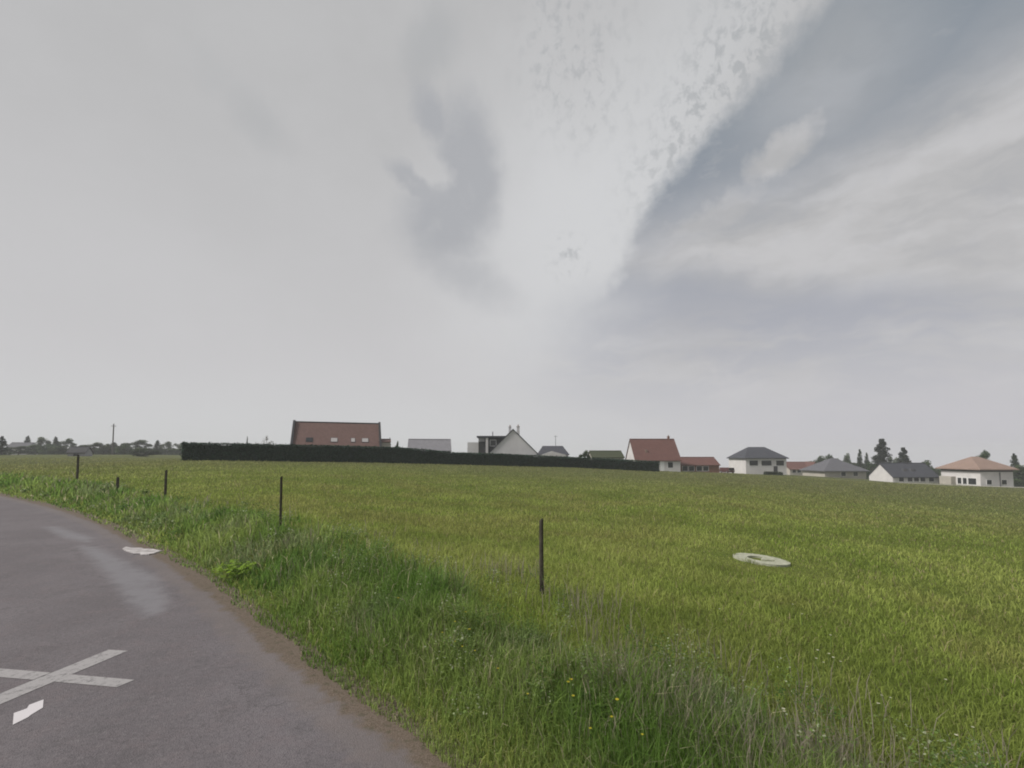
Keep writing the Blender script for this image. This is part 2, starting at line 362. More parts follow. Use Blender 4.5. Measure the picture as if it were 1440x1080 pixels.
# ------------------------------------------------------------------ road with worn edge
def in_poly(x, y, poly):
    c = np.zeros(len(x), bool); n = len(poly)
    for i in range(n):
        (x0, y0), (x1, y1) = poly[i], poly[(i + 1) % n]
        c ^= ((y0 > y) != (y1 > y)) & (x < (x1 - x0) * (y - y0) / ((y1 - y0) or 1e-9) + x0)
    return c
def poly_dist(x, y, poly):
    d = np.full(len(x), 9e9); n = len(poly)
    for i in range(n):
        a = np.array(poly[i]); b = np.array(poly[(i + 1) % n]); ab = b - a
        k = np.clip(((x - a[0]) * ab[0] + (y - a[1]) * ab[1]) / (ab @ ab), 0, 1)
        d = np.minimum(d, np.hypot(x - a[0] - k * ab[0], y - a[1] - k * ab[1]))
    return np.where(in_poly(x, y, poly), d, -d)
def m_road():
    m, t, b = mat_new('worn_asphalt'); v = crd(t)
    def at(n): a = t.n.new('ShaderNodeAttribute'); a.attribute_name = n; return a.outputs['Fac']
    n1 = t.noise(v, .55, 5, .6); n2 = t.noise(v, 4, 5, .65); n3 = t.noise(v, 60, 3, .7)
    vo = t.n.new('ShaderNodeTexVoronoi'); vo.inputs['Scale'].default_value = 85; t.l.new(v, vo.inputs['Vector'])
    c = t.mix(t.ss(n1, .35, .65), (.108, .097, .105), (.134, .121, .131))
    c = t.mix(t.ss(n2, .45, .75, 0, .45), c, (.146, .120, .126))
    c = t.mix(t.ss(n3, .45, .75, 0, .7), c, (.055, .052, .055))
    c = t.mix(t.ss(t.noise(v, 1.7, 6, .7), .54, .66, 0, .4), c, (.078, .073, .078))
    c = t.mix(t.ss(vo.outputs['Distance'], .32, .05, 0, .45), c, (.21, .20, .205))
    n4 = t.noise(v, 24, 5, .75)
    c = t.mix(t.ss(n4, .52, .68, 0, .55), c, (.165, .155, .160)); c = t.mix(t.ss(n4, .46, .34, 0, .55), c, (.066, .062, .066))
    vc = t.n.new('ShaderNodeTexVoronoi'); vc.feature = 'DISTANCE_TO_EDGE'; vc.inputs['Scale'].default_value = .55
    wv = t.vm('ADD', v, t.vm('MULTIPLY', t.vm('SUBTRACT', t.noise(v, 2.2, 5, .65, col=True), (.5, .5, .5)), (.9, .9, .9))); t.l.new(wv, vc.inputs['Vector'])
    c = t.mix(t.m('MULTIPLY', t.ss(vc.outputs['Distance'], .012, .003), t.ss(n1, .48, .62, 0, .4)), c, (.045, .042, .043))
    wear = at('wear'); c = t.mix(t.m('MULTIPLY', t.ss(t.m('ADD', wear, t.m('MULTIPLY', t.m('SUBTRACT', n2, .5), .35)), -.16, .16), t.ss(n2, .25, .6, .5, .85)), c, (.172, .168, .182))
    ed = t.m('ADD', at('edge'), t.m('ADD', t.m('MULTIPLY', t.m('SUBTRACT', n2, .5), .38), t.m('MULTIPLY', t.m('SUBTRACT', n1, .5), .22)))
    soil = t.mix(t.ss(n3, .35, .65), (.085, .064, .048), (.140, .112, .090))
    soil = t.mix(t.ss(t.noise(v, 14, 4), .5, .7, 0, .6), soil, (.050, .050, .026))
    c = t.mix(t.ss(ed, -.22, .02, 0, .4), c, (.150, .128, .118))                       # dust lying on the asphalt
    c = t.mix(t.ss(ed, .10, .26), c, soil)
    t.l.new(c, b.inputs['Base Color']); b.inputs['Roughness'].default_value = .9
    bump(t, b, t.m('ADD', vo.outputs['Distance'], t.m('MULTIPLY', n3, .6)), .5, .008)
    return m
RS = np.concatenate([np.arange(-35, -8, .5), np.arange(-8, 20, .08), np.arange(20, 45, .2), np.arange(45, 120, 1.0)])
RO = np.concatenate([np.arange(-5.4, -3.8, .2), np.arange(-3.8, 1.0, .08)])
ex = np.interp(RS, ES, ED[:, 0]); ey = np.interp(RS, ES, ED[:, 1]); nx_ = np.interp(RS, ES, _nor[:, 0]); ny_ = np.interp(RS, ES, _nor[:, 1])
nl = np.hypot(nx_, ny_); nx_ /= nl; ny_ /= nl
rx = (ex[:, None] + nx_[:, None] * RO).ravel(); ry = (ey[:, None] + ny_[:, None] * RO).ravel(); ro = np.tile(RO, len(RS)); rs = np.repeat(RS, len(RO))
rz = terrain(rx, ry) + .004 + .03 * np.clip(-ro / 2, 0, 1) - .04 * np.clip((ro - .6) / .3, 0, 1)
def groundpoly(px): return [tuple(hit(u, v).xy) for u, v in px]
patch1 = groundpoly([(62, 742), (80, 741), (128, 757), (124, 763), (90, 757)])
patch2 = groundpoly([(112, 768), (135, 770), (175, 790), (215, 808), (232, 835), (232, 858), (210, 868), (185, 852), (165, 825), (150, 808)])
wear = np.maximum(poly_dist(rx, ry, patch1), poly_dist(rx, ry, patch2))
no = len(RO); ii = (np.arange(len(RS) - 1)[:, None] * no + np.arange(no - 1)[None]).ravel()
tag(npmesh('road', np.stack([rx, ry, rz], 1), np.stack([ii, ii + no, ii + no + 1, ii + 1], 1).ravel(), np.full(len(ii), 4), m_road(), smooth=True,
           attrs={'edge': ro, 'wear': np.clip(wear, -2, 2)}), kind='structure')
def road_top(x, y):
    z, s, o = terrain([x], [y], True); return float(z[0]) + .004 + .03 * min(max(-o[0] / 2, 0), 1)

# viewer overlay X and arrow, modelled as flat marks on the asphalt
def m_overlay(name, c, keep):
    m, t, b = mat_new(name); v = crd(t); n = t.noise(v, 16, 7, .78)
    t.l.new(t.mix(t.ss(n, keep - .10, keep + .08), (.13, .125, .13), c), b.inputs['Base Color']); return m
def flat_poly(name, outlines, mat, lift=.004):
    mb = MB()
    for pts in outlines:
        import mathutils.geometry as G
        fine = []
        for i in range(len(pts)):
            a, b2 = pts[i], pts[(i + 1) % len(pts)]
            for k in range(4): fine.append((a[0] + (b2[0] - a[0]) * k / 4, a[1] + (b2[1] - a[1]) * k / 4))
        vs = [(x, y, road_top(x, y) + lift) for x, y in fine]
        mb.add(vs, G.tessellate_polygon([[Vector(v) for v in vs]]))
    return mb.build(name, mat)
c0 = hit(73.5, 956.6).xy
def xline(p, q, a, b):                 # crossing of lines pq and ab
    d, e = q - p, b - a; k = ((a.x - p.x) * e.y - (a.y - p.y) * e.x) / (d.x * e.y - d.y * e.x); return p + d * k
def cross():
    a1, a2 = hit(152.8, 917.4).xy, hit(180, 918.8).xy; b1, b2 = hit(189, 960.3).xy, hit(164, 971.2).xy
    A = [a1, a2, 2 * c0 - a1, 2 * c0 - a2]; B = [b1, b2, 2 * c0 - b1, 2 * c0 - b2]
    lo, hi = (A[1], A[2]), (A[3], A[0])           # long edges of the first bar
    nn = Vector((-(a1 - A[3]).y, (a1 - A[3]).x)).normalized(); w = abs((a2 - a1).dot(nn)) / 2 + .003
    out_ = [A]
    for sg, (e1, e2) in ((1, (b1, b2)), (-1, (B[3], B[2]))):
        m_ = nn * w * (1 if ((e1 + e2) / 2 - c0).dot(nn) > 0 else -1); l0, l1 = c0 + m_, c0 + m_ + (a1 - A[3])
        out_.append([xline(B[3], b1, l0, l1), e1, e2, xline(B[2], b2, l0, l1)])
    return out_
X_w = cross()  # navigation X of the viewer overlay, laid flat on the road
tag(flat_poly('overlay_mark', [[tuple(p) for p in poly] for poly in X_w], m_overlay('overlay_grey', (.28, .27, .275), .43)),
    'pale grey navigation X, a viewer overlay laid on the asphalt', 'overlay mark')
chev = [(19, 1010), (37.5, 1003), (40.5, 997.6), (61, 990), (60, 1001.5), (43.5, 1011), (39, 1016), (17.5, 1026)]  # bent navigation arrow of the viewer overlay, added as a flat shape
tag(flat_poly('overlay_mark', [groundpoly(chev)], m_overlay('overlay_white', (.50, .48, .50), .30)),
    'small bright white bent navigation arrow, viewer overlay beside the X', 'overlay mark')
sl = groundpoly([(174, 771), (205, 772), (226, 776), (218, 780), (200, 782), (186, 779)])
sl = [tuple(np.array(sl[i]) * (1 - k) + np.array(sl[(i + 1) % len(sl)]) * k + rng.normal(0, .05, 2)) for i in range(len(sl)) for k in (0, .25, .5, .75)]
mb = MB(); n = len(sl)
mb.add([(x, y, tz(x, y) - .05) for x, y in sl] + [(x, y, tz(x, y) + .025) for x, y in sl], [tuple(range(n - 1, -1, -1)), tuple(range(n, 2 * n))] + [(i, (i + 1) % n, (i + 1) % n + n, i + n) for i in range(n)])
tag(mb.build('stone_slab', mat_mottled('pale_stone', (.24, .22, .22), (.50, .48, .485), 5, .8, .3)), 'pale white stone slab lying at the road edge by the grass', 'slab')

# ------------------------------------------------------------------ viewer cursor ring overlay, added as a flat cover in the meadow
RING = hit(1070, 785.5, .05); RING_R = 41 * RING.y / F_PX * .86
g = empty('overlay_ring', (RING.x, RING.y, RING.z), 0, 'round pale cursor ring with dark centre, viewer overlay on the meadow', 'manhole cover')
nrm = Vector((tz(RING.x - 1, RING.y) - tz(RING.x + 1, RING.y), tz(RING.x, RING.y - 1) - tz(RING.x, RING.y + 1), 2)).normalized()
g.rotation_euler = nrm.to_track_quat('Z', 'Y').to_euler()
def annulus(ro_, ri, z0, z1, n=40, a0=0, a1=2 * math.pi):
    mb = MB(); full = abs(a1 - a0 - 2 * math.pi) < 1e-6; k = n if full else n + 1; vs = []
    for i in range(k):
        a = a0 + (a1 - a0) * i / n; c, s_ = math.cos(a), math.sin(a)
        vs += [(ro_ * c, ro_ * s_, z0), (ro_ * c, ro_ * s_, z1), (ri * c, ri * s_, z1), (ri * c, ri * s_, z0)]
    fs = []
    for i in range(n):
        j = (i + 1) % k
        for q in range(4): fs.append((4 * i + q, 4 * j + q, 4 * j + (q + 1) % 4, 4 * i + (q + 1) % 4))
    if not full: fs += [(0, 1, 2, 3), (4 * n + 3, 4 * n + 2, 4 * n + 1, 4 * n)]
    return mb.add(vs, fs)
annulus(RING_R, RING_R * .48, -.3, 0).build('ring', M['ring_pale'], g)
mb = MB(); mb.add([(RING_R * .48 * math.cos(i * .2618), RING_R * .48 * math.sin(i * .2618), -.2) for i in range(24)], [tuple(range(24))])
mb.build('dark_centre', M['dark'], g)
annulus(RING_R * .47, .02, -.09, -.01, 8, R(255), R(325)).build('pale_notch', M['ring_pale'], g)

# ------------------------------------------------------------------ fence posts
POSTS = [(762, 730, 838, 7.5, .035, 'tallest dark weathered post standing nearest in the rank grass'),
         (394, 670, 742, 11.5, .03, 'thin dark post between the nearest post and the mid verge one'),
         (232.3, 661, 704, 19, .045, 'dark post in the verge in front of the left hedge end'),
         (108.5, 640, 676, 26, .055, 'leftmost dark fence post against the distant trees'),
         (165, 671, 688, 22, .06, 'short dark stump post left of the mid verge post')]
for u, vt, vb, d, rr, lab in POSTS:
    b0 = P(u, vb, d); top = P(u, vt, d); gz_ = tz(b0.x, b0.y); h = top.z - gz_
    mb = MB(); n = 8; prev = None; vs = []
    lx, ly = random.uniform(-.012, .012) * h, random.uniform(-.01, .01) * h
    levels = [-.4, 0, .35 * h, .7 * h, h - .03, h]
    for li, z_ in enumerate(levels):
        k = max(z_, 0) / h; r_ = rr * (1.08 - .14 * k) * (.72 if li == len(levels) - 1 else 1)
        for i in range(n):
            a = 6.2832 * i / n; q = r_ * (1 + .13 * math.sin(i * 2.3 + li * 1.1 + u))
            vs.append((lx * k + q * math.cos(a), ly * k + q * math.sin(a) , z_ + (.02 * math.cos(a) if li == 5 else 0)))
    fs = [tuple(range(n - 1, -1, -1)), tuple(range(len(vs) - n, len(vs)))]
    for l in range(len(levels) - 1):
        for i in range(n): fs.append((l * n + i, l * n + (i + 1) % n, (l + 1) * n + (i + 1) % n, (l + 1) * n + i))
    o = mb.add(vs, fs).build('fence_post', M['wood']); o.location = (b0.x, b0.y, gz_)
    tag(o, lab, 'fence post', 'wooden posts along the verge')

# ------------------------------------------------------------------ grass
def blades(name, x, y, z, h, w, lean, cols, mat, face=None, tipcol=None):
    n = len(x); a = rng.uniform(0, 2 * np.pi, n) if face is None else face; ld = rng.uniform(0, 2 * np.pi, n)
    wx, wy = np.cos(a) * w / 2, np.sin(a) * w / 2; lx, ly = np.cos(ld) * lean * h, np.sin(ld) * lean * h
    V = np.empty((n, 5, 3))
    V[:, 0] = np.stack([x - wx, y - wy, z - .02], 1); V[:, 1] = np.stack([x + wx, y + wy, z - .02], 1)
    mx, my, mz = x + lx * .35, y + ly * .35, z + h * .6
    V[:, 2] = np.stack([mx - wx * .8, my - wy * .8, mz], 1); V[:, 3] = np.stack([mx + wx * .8, my + wy * .8, mz], 1)
    V[:, 4] = np.stack([x + lx, y + ly, z + h * (1 - .3 * np.minimum(lean, 1) ** 2)], 1)
    k = np.arange(n) * 5
    Fq = np.stack([k, k + 1, k + 3, k + 2, k + 2, k + 3, k + 4], 1).ravel()
    C = np.repeat(cols[:, None], 5, 1)
    if tipcol is not None: C[:, 4] = tipcol; C[:, 2:4] = C[:, 2:4] * .6 + tipcol[:, None] * .4
    return npmesh(name, V.reshape(-1, 3), Fq, np.tile([4, 3], n), mat, C.reshape(-1, 3))
def vnoise(x, y, sc_, seed):                           # cheap smooth value noise
    r = np.random.default_rng(seed).random((128, 128)); X = x / sc_; Y = y / sc_
    xi, yi = np.floor(X).astype(int), np.floor(Y).astype(int); fx, fy = X - xi, Y - yi
    fx, fy = fx * fx * (3 - 2 * fx), fy * fy * (3 - 2 * fy); g_ = lambda i, j: r[i % 128, j % 128]
    return (g_(xi, yi) * (1 - fx) + g_(xi + 1, yi) * fx) * (1 - fy) + (g_(xi, yi + 1) * (1 - fx) + g_(xi + 1, yi + 1) * fx) * fy
def scatter(n, d0, d1, a0=-66, a1=60, pw=0.0):
    u_ = rng.random(n); d = d0 * (d1 / d0) ** u_ if pw == 0 else (d0 ** pw + u_ * (d1 ** pw - d0 ** pw)) ** (1 / pw)
    a = R(a0) + rng.random(n) * R(a1 - a0); return d * np.sin(a), d * np.cos(a), d
def lerp3(a, b, k): return np.array(a)[None] * (1 - k[:, None]) + np.array(b)[None] * k[:, None]
def verge_k(x, y, o):                                   # 1 in the rank verge, 0 in the meadow
    lim = 3.2 + 1.5 * (vnoise(x, y, .9, 5) - .5) + .9 * (vnoise(x, y, 4, 6) - .5)
    return np.clip((lim - o) / 1.1, 0, 1)
# meadow
x, y, d = scatter(500000, 3.6, 125)
z, s_, o_ = terrain(x, y, True); vk = verge_k(x, y, o_)
keep = (o_ > .5) & (rng.random(len(x)) > vk * .75) & (np.hypot(x - RING.x, y - RING.y) > RING_R * 1.02)
x, y, d, z, o_ = x[keep], y[keep], d[keep], z[keep], o_[keep]; n = len(x)
pn = vnoise(x, y, 3.2, 1) * .6 + vnoise(x, y, .8, 2) * .4; pm = vnoise(x, y, 9, 3) * .5 + vnoise(x, y, 1.7, 4) * .5
h = .88 * (.07 + .10 * rng.random(n) ** 1.5 + .12 * np.clip(pn - .5, 0, 1)) * np.where(rng.random(n) < .06, 1.9, 1)
rd = np.hypot(x - RING.x, y - RING.y); h *= np.clip((rd - RING_R) / 1.5, .3, 1)
c = lerp3((.200, .258, .052), (.290, .330, .090), np.clip(pn * 2.2 - .6, 0, 1))
c = c * (1 - np.clip((pm - .54) * 2.6, 0, .45))[:, None] + np.array([.25, .225, .085]) * np.clip((pm - .54) * 2.6, 0, .45)[:, None]
tan = rng.random(n) < .05; c[tan] = np.array([.30, .26, .14]); fk = np.clip((d - 22) / 55, 0, .75)[:, None]; c = c * (1 - fk) + np.array([.185, .185, .085]) * fk
c *= (rng.uniform(.6, 1.35, n) * (.92 + .46 * (.5 * vnoise(x, y, .7, 41) + .5 * vnoise(x, y * .8, 2.4, 42))))[:, None]
o = blades('meadow_grass', x, y, z, h, np.clip(.0015 * d, .005, .09) * rng.uniform(.6, 1.2, n), rng.uniform(.2, 1.1, n), c, M['grassm'])
tag(o, 'short yellow green meadow grass covering the sloping field', 'grass', kind='stuff')
# a few blades leaning over the ring's rim
nb = 420; a_r = rng.uniform(0, 6.283, nb); x = RING.x + np.cos(a_r) * RING_R * rng.uniform(.93, 1.08, nb); y = RING.y + np.sin(a_r) * RING_R * rng.uniform(.93, 1.08, nb)
kk = vnoise(x, y, .35, 51) > .5; x, y = x[kk], y[kk]; nb = len(x)
o = blades('rim_grass', x, y, terrain(x, y), rng.uniform(.07, .17, nb), np.full(nb, .014), rng.uniform(.2, 1.2, nb), lerp3((.16, .22, .04), (.27, .31, .08), rng.random(nb)), M['grassm'])
tag(o, 'grass blades creeping over the rim of the round overlay ring', 'grass', kind='stuff')
# rank verge
x, y, d = scatter(430000, 3.0, 70, -66, 64)
z, s_, o_ = terrain(x, y, True); vk = verge_k(x, y, o_)
edge_lim = .36 + .17 * (vnoise(x, y, .5, 8) - .5) + .14 * (vnoise(x, y, 2.2, 9) - .5)
keep = (o_ > edge_lim) & (rng.random(len(x)) < vk)
x, y, d, z, o_ = x[keep], y[keep], d[keep], z[keep], o_[keep]; n = len(x)
tuft = vnoise(x, y, .55, 12) * .55 + vnoise(x, y, 1.6, 13) * .45
h = (.08 + .28 * rng.random(n) ** 1.3 + .46 * np.clip(tuft - .40, 0, 1)) * np.clip((o_ - .3) / .9, .22, 1) * np.clip((4.1 - o_) / 1.2, .4, 1)
pn = vnoise(x, y, 1.1, 14)
c = lerp3((.105, .185, .034), (.250, .320, .090), np.clip(pn * 1.2 + tuft * .7 - .5, 0, 1))
gr = vnoise(x, y, .9, 15); k = np.clip((gr - .55) * 2.5, 0, .55); c = c * (1 - k)[:, None] + np.array([.21, .24, .14]) * k[:, None]
lush = np.clip((vnoise(x, y, 1.4, 17) - .5) * 3, 0, .8)[:, None]; c = c * (1 - lush) + np.array([.105, .195, .036]) * lush
dry = rng.random(n) < (.06 + .35 * np.clip(vnoise(x, y, .8, 16) - .62, 0, 1)); c[dry] = np.array([.34, .31, .20])
c *= rng.uniform(.5, 1.75, n)[:, None]
o = blades('verge_grass', x, y, z, h, np.maximum(.007, .0018 * d) * rng.uniform(.5, 1.3, n), rng.uniform(.15, 1.0, n) ** 1.3, c, M['grassm'])
tag(o, 'long lush tufted grass growing along the road verge', 'grass', kind='stuff')
# seeding stalks, pale and thin, standing over the verge and in drifts in the meadow
x, y, d = scatter(20000, 3.4, 40)
z, s_, o_ = terrain(x, y, True); cl_ = vnoise(x, y, .9, 21) * .5 + vnoise(x, y, 3, 22) * .5
right = np.clip((x - .2) / 1, 0, 1) * np.clip((8.5 - d) / 2.5, 0, 1) * np.clip(1.3 - abs(o_ - 2.9) / 1.1, 0, 1)
keep = (o_ > .9) & (rng.random(len(x)) < np.clip((cl_ - .48) * 2.2, 0, 1) * (o_ < 4.2) * .8 + right * np.clip((vnoise(x, y, .5, 23) - .35) * 2.5, 0, 1) * .95)
x, y, d, z, o_ = x[keep], y[keep], d[keep], z[keep], o_[keep]; n = len(x)
for u_, v_, m_, rr_ in ((960, 985, 330, .36), (1000, 1015, 300, .34), (1110, 1040, 260, .28), (885, 945, 200, .35), (1060, 1055, 260, .34), (930, 955, 220, .3), (715, 790, 120, .35), (820, 835, 120, .35), (1200, 1065, 160, .3)):
    m_ = int(m_ * .62); p_ = hit(u_, v_, .25).xy; x = np.concatenate([x, p_.x + rng.normal(0, rr_, m_)]); y = np.concatenate([y, p_.y + rng.normal(0, rr_ * .7, m_)])
z = terrain(x, y); d = np.hypot(x, y); n = len(x)
c = lerp3((.20, .19, .13), (.34, .31, .25), rng.random(n)); tip = lerp3((.30, .25, .19), (.40, .34, .28), rng.random(n))
o = blades('dry_stalks', x, y, z, rng.uniform(.2, .52, n), np.maximum(.006, .0014 * d), rng.uniform(.05, .5, n), c, M['grassm'], tipcol=tip)
tag(o, 'pale dry seeding stalks standing above the verge grass', 'dry grass', kind='stuff')
# leafy weeds in clumps
def leaf_cards(cx, cy, cz, size, cols, name, mat, parent=None, flat=.6):
    n = len(cx); a = rng.uniform(0, 2 * np.pi, n); tl = rng.uniform(-1, 1, n) * flat; e = rng.uniform(-.4, .9, n)
    ux, uy, uz = np.cos(a) * np.cos(e), np.sin(a) * np.cos(e), np.sin(e)
    vx, vy, vz = -np.sin(a), np.cos(a), tl; L = np.sqrt(vx ** 2 + vy ** 2 + vz ** 2); vx, vy, vz = vx / L, vy / L, vz / L
    c = np.stack([cx, cy, cz], 1); U = np.stack([ux, uy, uz], 1) * size[:, None]; Vv = np.stack([vx, vy, vz], 1) * size[:, None] * .42
    V = np.stack([c - U * .5, c + Vv, c + U * .5 , c - Vv], 1)
    return npmesh(name, V.reshape(-1, 3), np.arange(4 * n), np.full(n, 4), mat, np.repeat(cols, 4, 0), parent)
xs, ys, ds = scatter(900, 4.2, 34, -60, 55); z, s_, o_ = terrain(xs, ys, True)
keep = (o_ > .75) & (o_ < 3.6) & (rng.random(900) < np.clip(ds / 9, .3, .85)); xs, ys, ds, z = xs[keep], ys[keep], ds[keep], z[keep]
nl_ = np.clip((300 / np.maximum(ds / 4, 1)).astype(int), 40, 300); rep = np.repeat(np.arange(len(xs)), nl_)
rad = rng.uniform(.12, .38, len(xs))[rep]; hh = rng.uniform(.22, .62, len(xs))[rep]; n = len(rep)
q = rng.random(n) ** .6; a = rng.uniform(0, 6.283, n)
lx, ly = xs[rep] + np.cos(a) * rad * q, ys[rep] + np.sin(a) * rad * q; lz = z[rep] + hh * (1 - .6 * q ** 2) * rng.uniform(.25, 1, n)
tone = rng.random(len(xs))[rep]; c = lerp3((.070, .140, .028), (.19, .26, .075), tone); hi = rng.random(n) < .20 * (tone > .45); c[hi] = np.array([.36, .40, .26])
c *= rng.uniform(.6, 1.3, n)[:, None]
o = leaf_cards(lx, ly, lz, np.maximum(.028, .0042 * ds[rep]) * rng.uniform(.5, 1.2, n), c, 'verge_weeds', M['grassm'])
tag(o, 'leafy green weeds mixed through the long verge grass', 'weeds', kind='stuff')

# one bright broad leaved weed at the road edge
def place_h(u, v): return hit(u, v)
pw = hit(330, 812); g = empty('leafy_weed', pw, 0, 'bright lime green broad leaved weed at the road edge', 'weed')
for nm, m_n, r_, col_ in (('leaves', 130, .34, (.22, .34, .04)),):
    a = rng.uniform(0, 6.283, m_n); q = rng.random(m_n) ** .5
    leaf_cards(np.cos(a) * r_ * q, np.sin(a) * r_ * q, .06 + .30 * rng.random(m_n) * (1 - .4 * q), rng.uniform(.06, .13, m_n), np.array([col_] * m_n) * rng.uniform(.7, 1.25, m_n)[:, None], nm, M['grassm'], g)
mb = MB()
for k in range(6): mb.tube((0, 0, -.03), (math.cos(k) * .15, math.sin(k) * .15, .26), .006, .003, 5)
mb.build('stem', mat_mottled('green_stem', (.08, .14, .03), (.10, .16, .04)), g)

# small flowers: one prototype per kind, copied
def flower(name, petal_col, r_, hgt, label, group):
    g = empty(name, (0, 0, 0), 0, label, 'flower', group)
    MB().tube((0, 0, -.05), (.01, 0, hgt), .004, .003, 5).build('stem', M['stem'], g)
    n = 9; a = np.arange(n) * 6.283 / n
    V = []; Fc = []
    for i in range(n):
        k = len(V); c_, s2 = math.cos(a[i]), math.sin(a[i]); p_, q_ = -s2 * r_ * .3, c_ * r_ * .3
        V += [(.01, 0, hgt), (c_ * r_ * .6 + p_, s2 * r_ * .6 + q_, hgt + r_ * .5), (c_ * r_, s2 * r_, hgt + r_ * .45), (c_ * r_ * .6 - p_, s2 * r_ * .6 - q_, hgt + r_ * .5)]
        Fc += [k, k + 1, k + 2, k + 3]
    npmesh('petals', np.array(V), Fc, [4] * n, M['petal'], np.array([petal_col] * len(V)), g)
    return g
M['stem'] = mat_mottled('flower_stem', (.08, .14, .03), (.10, .16, .04))
fy = flower('yellow_flower', (.42, .37, .03), .016, .5, 'small yellow wildflower on a stalk in the long verge grass', 'yellow wildflowers in the verge')
spots = [(622, 880), (640, 893), (655, 860), (660, 895), (668, 905), (650, 902), (799, 965), (803, 972), (806, 982), (860, 1007), (868, 1003), (903, 1018), (560, 850), (700, 935), (742, 965), (830, 1012), (640, 870)]
for i, (u, v) in enumerate(spots):
    o = fy if i == 0 else copy_tree(fy); p = hit(u, v, .45); o.location = (p.x, p.y, tz(p.x, p.y)); o.rotation_euler.z = i * 1.1; o.scale = [random.uniform(.7, 1.1)] * 3
fw = flower('white_flower', (.46, .46, .34), .016, .2, 'small whitish flower in the open meadow grass', 'pale flowers in the meadow')
spots = [(1150, 922), (1158, 930), (1166, 924), (1172, 930), (1182, 932), (1148, 930), (1234, 985), (1236, 986), (1252, 980), (1102, 1005), (1103, 1003), (1368, 1024), (1330, 960), (1012, 858), (1115, 850), (1168, 900), (1128, 868), (1240, 978), (1345, 1040)]
for i, (u, v) in enumerate(spots):
    o = fw if i == 0 else copy_tree(fw); p = hit(u, v, .18); o.location = (p.x, p.y, tz(p.x, p.y)); o.rotation_euler.z = i * 1.7; o.scale = [random.uniform(.7, 1.3)] * 3

# ------------------------------------------------------------------ long clipped hedge
HP = [(255, 623.2, 648, 55), (330, 624.5, 648.6, 57), (415, 626.2, 649.3, 60), (500, 628, 650.2, 66), (560, 629.8, 651.2, 70), (600, 633, 652.3, 72.5), (640, 637, 653.2, 75), (700, 638.5, 654.6, 78), (780, 642.3, 657, 82), (860, 646, 660, 85.5), (925, 649.6, 663, 88)]
hl = []
for u, vt, vb, d in HP:
    p = P(u, vt, d); hl.append((p.x, p.y, p.z))
hl = np.array(hl); seg = np.concatenate([[0], np.cumsum(np.hypot(np.diff(hl[:, 0]), np.diff(hl[:, 1])))])
def hedge_obj(name, label, pts, thick, nleaf, leafsize, c0, c1):
    pts = np.array(pts); sg = np.concatenate([[0], np.cumsum(np.hypot(np.diff(pts[:, 0]), np.diff(pts[:, 1])))]); Lh = sg[-1]
    f = lambda s: (np.interp(s, sg, pts[:, 0]), np.interp(s, sg, pts[:, 1]), np.interp(s, sg, pts[:, 2]))
    n = max(8, int(Lh / .4)); S = np.linspace(0, Lh, n); X, Y, Zt = f(S); tx, ty = np.gradient(X), np.gradient(Y); L = np.hypot(tx, ty); nx, ny = -ty / L, tx / L
    g = empty(name, (X[0], Y[0], tz(X[0], Y[0])), 0, label, 'hedge'); ox, oy, oz = g.location
    rows = []
    prof = [(-.5, 0), (-.5, .35), (-.48, .7), (-.42, .96), (0, 1.0), (.42, .96), (.5, .5), (.5, 0)]
    zb = terrain(X, Y) - .1
    for i in range(n):
        for (pw_, ph) in prof:
            j = rng.normal(0, .05); jj = rng.normal(0, .03) + .09 * math.sin(i * .37 + 1) * math.sin(i * .113) if ph > .9 else 0
            rows.append((X[i] + nx[i] * (pw_ * thick + j) - ox, Y[i] + ny[i] * (pw_ * thick + j) - oy, zb[i] + (Zt[i] - .06 - zb[i]) * ph + jj - oz))
    m = len(prof); F = []
    sizes = []
    for i in range(n - 1):
        for k in range(m - 1): F += [i * m + k, (i + 1) * m + k, (i + 1) * m + k + 1, i * m + k + 1]; sizes.append(4)
    F += list(range(m)) + list(range((n - 1) * m, n * m))[::-1]; sizes += [m, m]
    V = np.array(rows)
    npmesh('hedge_body', V, F, sizes, M['hedge'], np.array([np.array(c0) * .8] * len(V)), g)
    s = rng.random(nleaf) * Lh; x_, y_, zt_ = f(s); nxs, nys = np.interp(s, S, nx), np.interp(s, S, ny); zb_ = np.interp(s, S, zb)
    side = rng.random(nleaf); pw_ = np.where(side < .6, -.5, np.where(side < .9, rng.uniform(-.45, .45, nleaf), .5)) * thick
    ph = np.where((side >= .6) & (side < .9), 1.0, rng.random(nleaf)); j = rng.normal(.02, .06, nleaf)
    endm = rng.random(nleaf) < .03; s2 = np.where(rng.random(nleaf) < .5, 0, Lh)
    x_ = np.where(endm, f(s2)[0] + rng.normal(0, .1, nleaf), x_); y_ = np.where(endm, f(s2)[1], y_); pw_ = np.where(endm, rng.uniform(-.5, .5, nleaf) * thick, pw_)
    zt_ = np.where(endm, f(s2)[2], zt_); zb_ = np.where(endm, np.interp(s2, S, zb), zb_)
    x_, y_ = x_ + nxs * (pw_ + np.sign(pw_) * j) , y_ + nys * (pw_ + np.sign(pw_) * j)
    zz = zb_ + (zt_ - .06 - zb_) * ph + np.where(ph == 1.0, np.abs(rng.normal(0, .09, nleaf)), 0)
    k = vnoise(s, zz * 2, .8, 31); c = lerp3(c0, c1, np.clip(k + rng.normal(0, .2, nleaf), 0, 1))
    leaf_cards(x_ - ox, y_ - oy, zz - oz, rng.uniform(.6, 1.2, nleaf) * leafsize, c, 'foliage', M['hedge'], g)
    return g
# the ground line shifts a little where the hedge thickness starts; keep its near face on the line
hedge_obj('clipped_hedge', 'long dark clipped hedge along the far edge of the meadow', hl + np.array([0, .4, 0]), 1.1, 34000, .22, (.008, .028, .016), (.022, .064, .036))

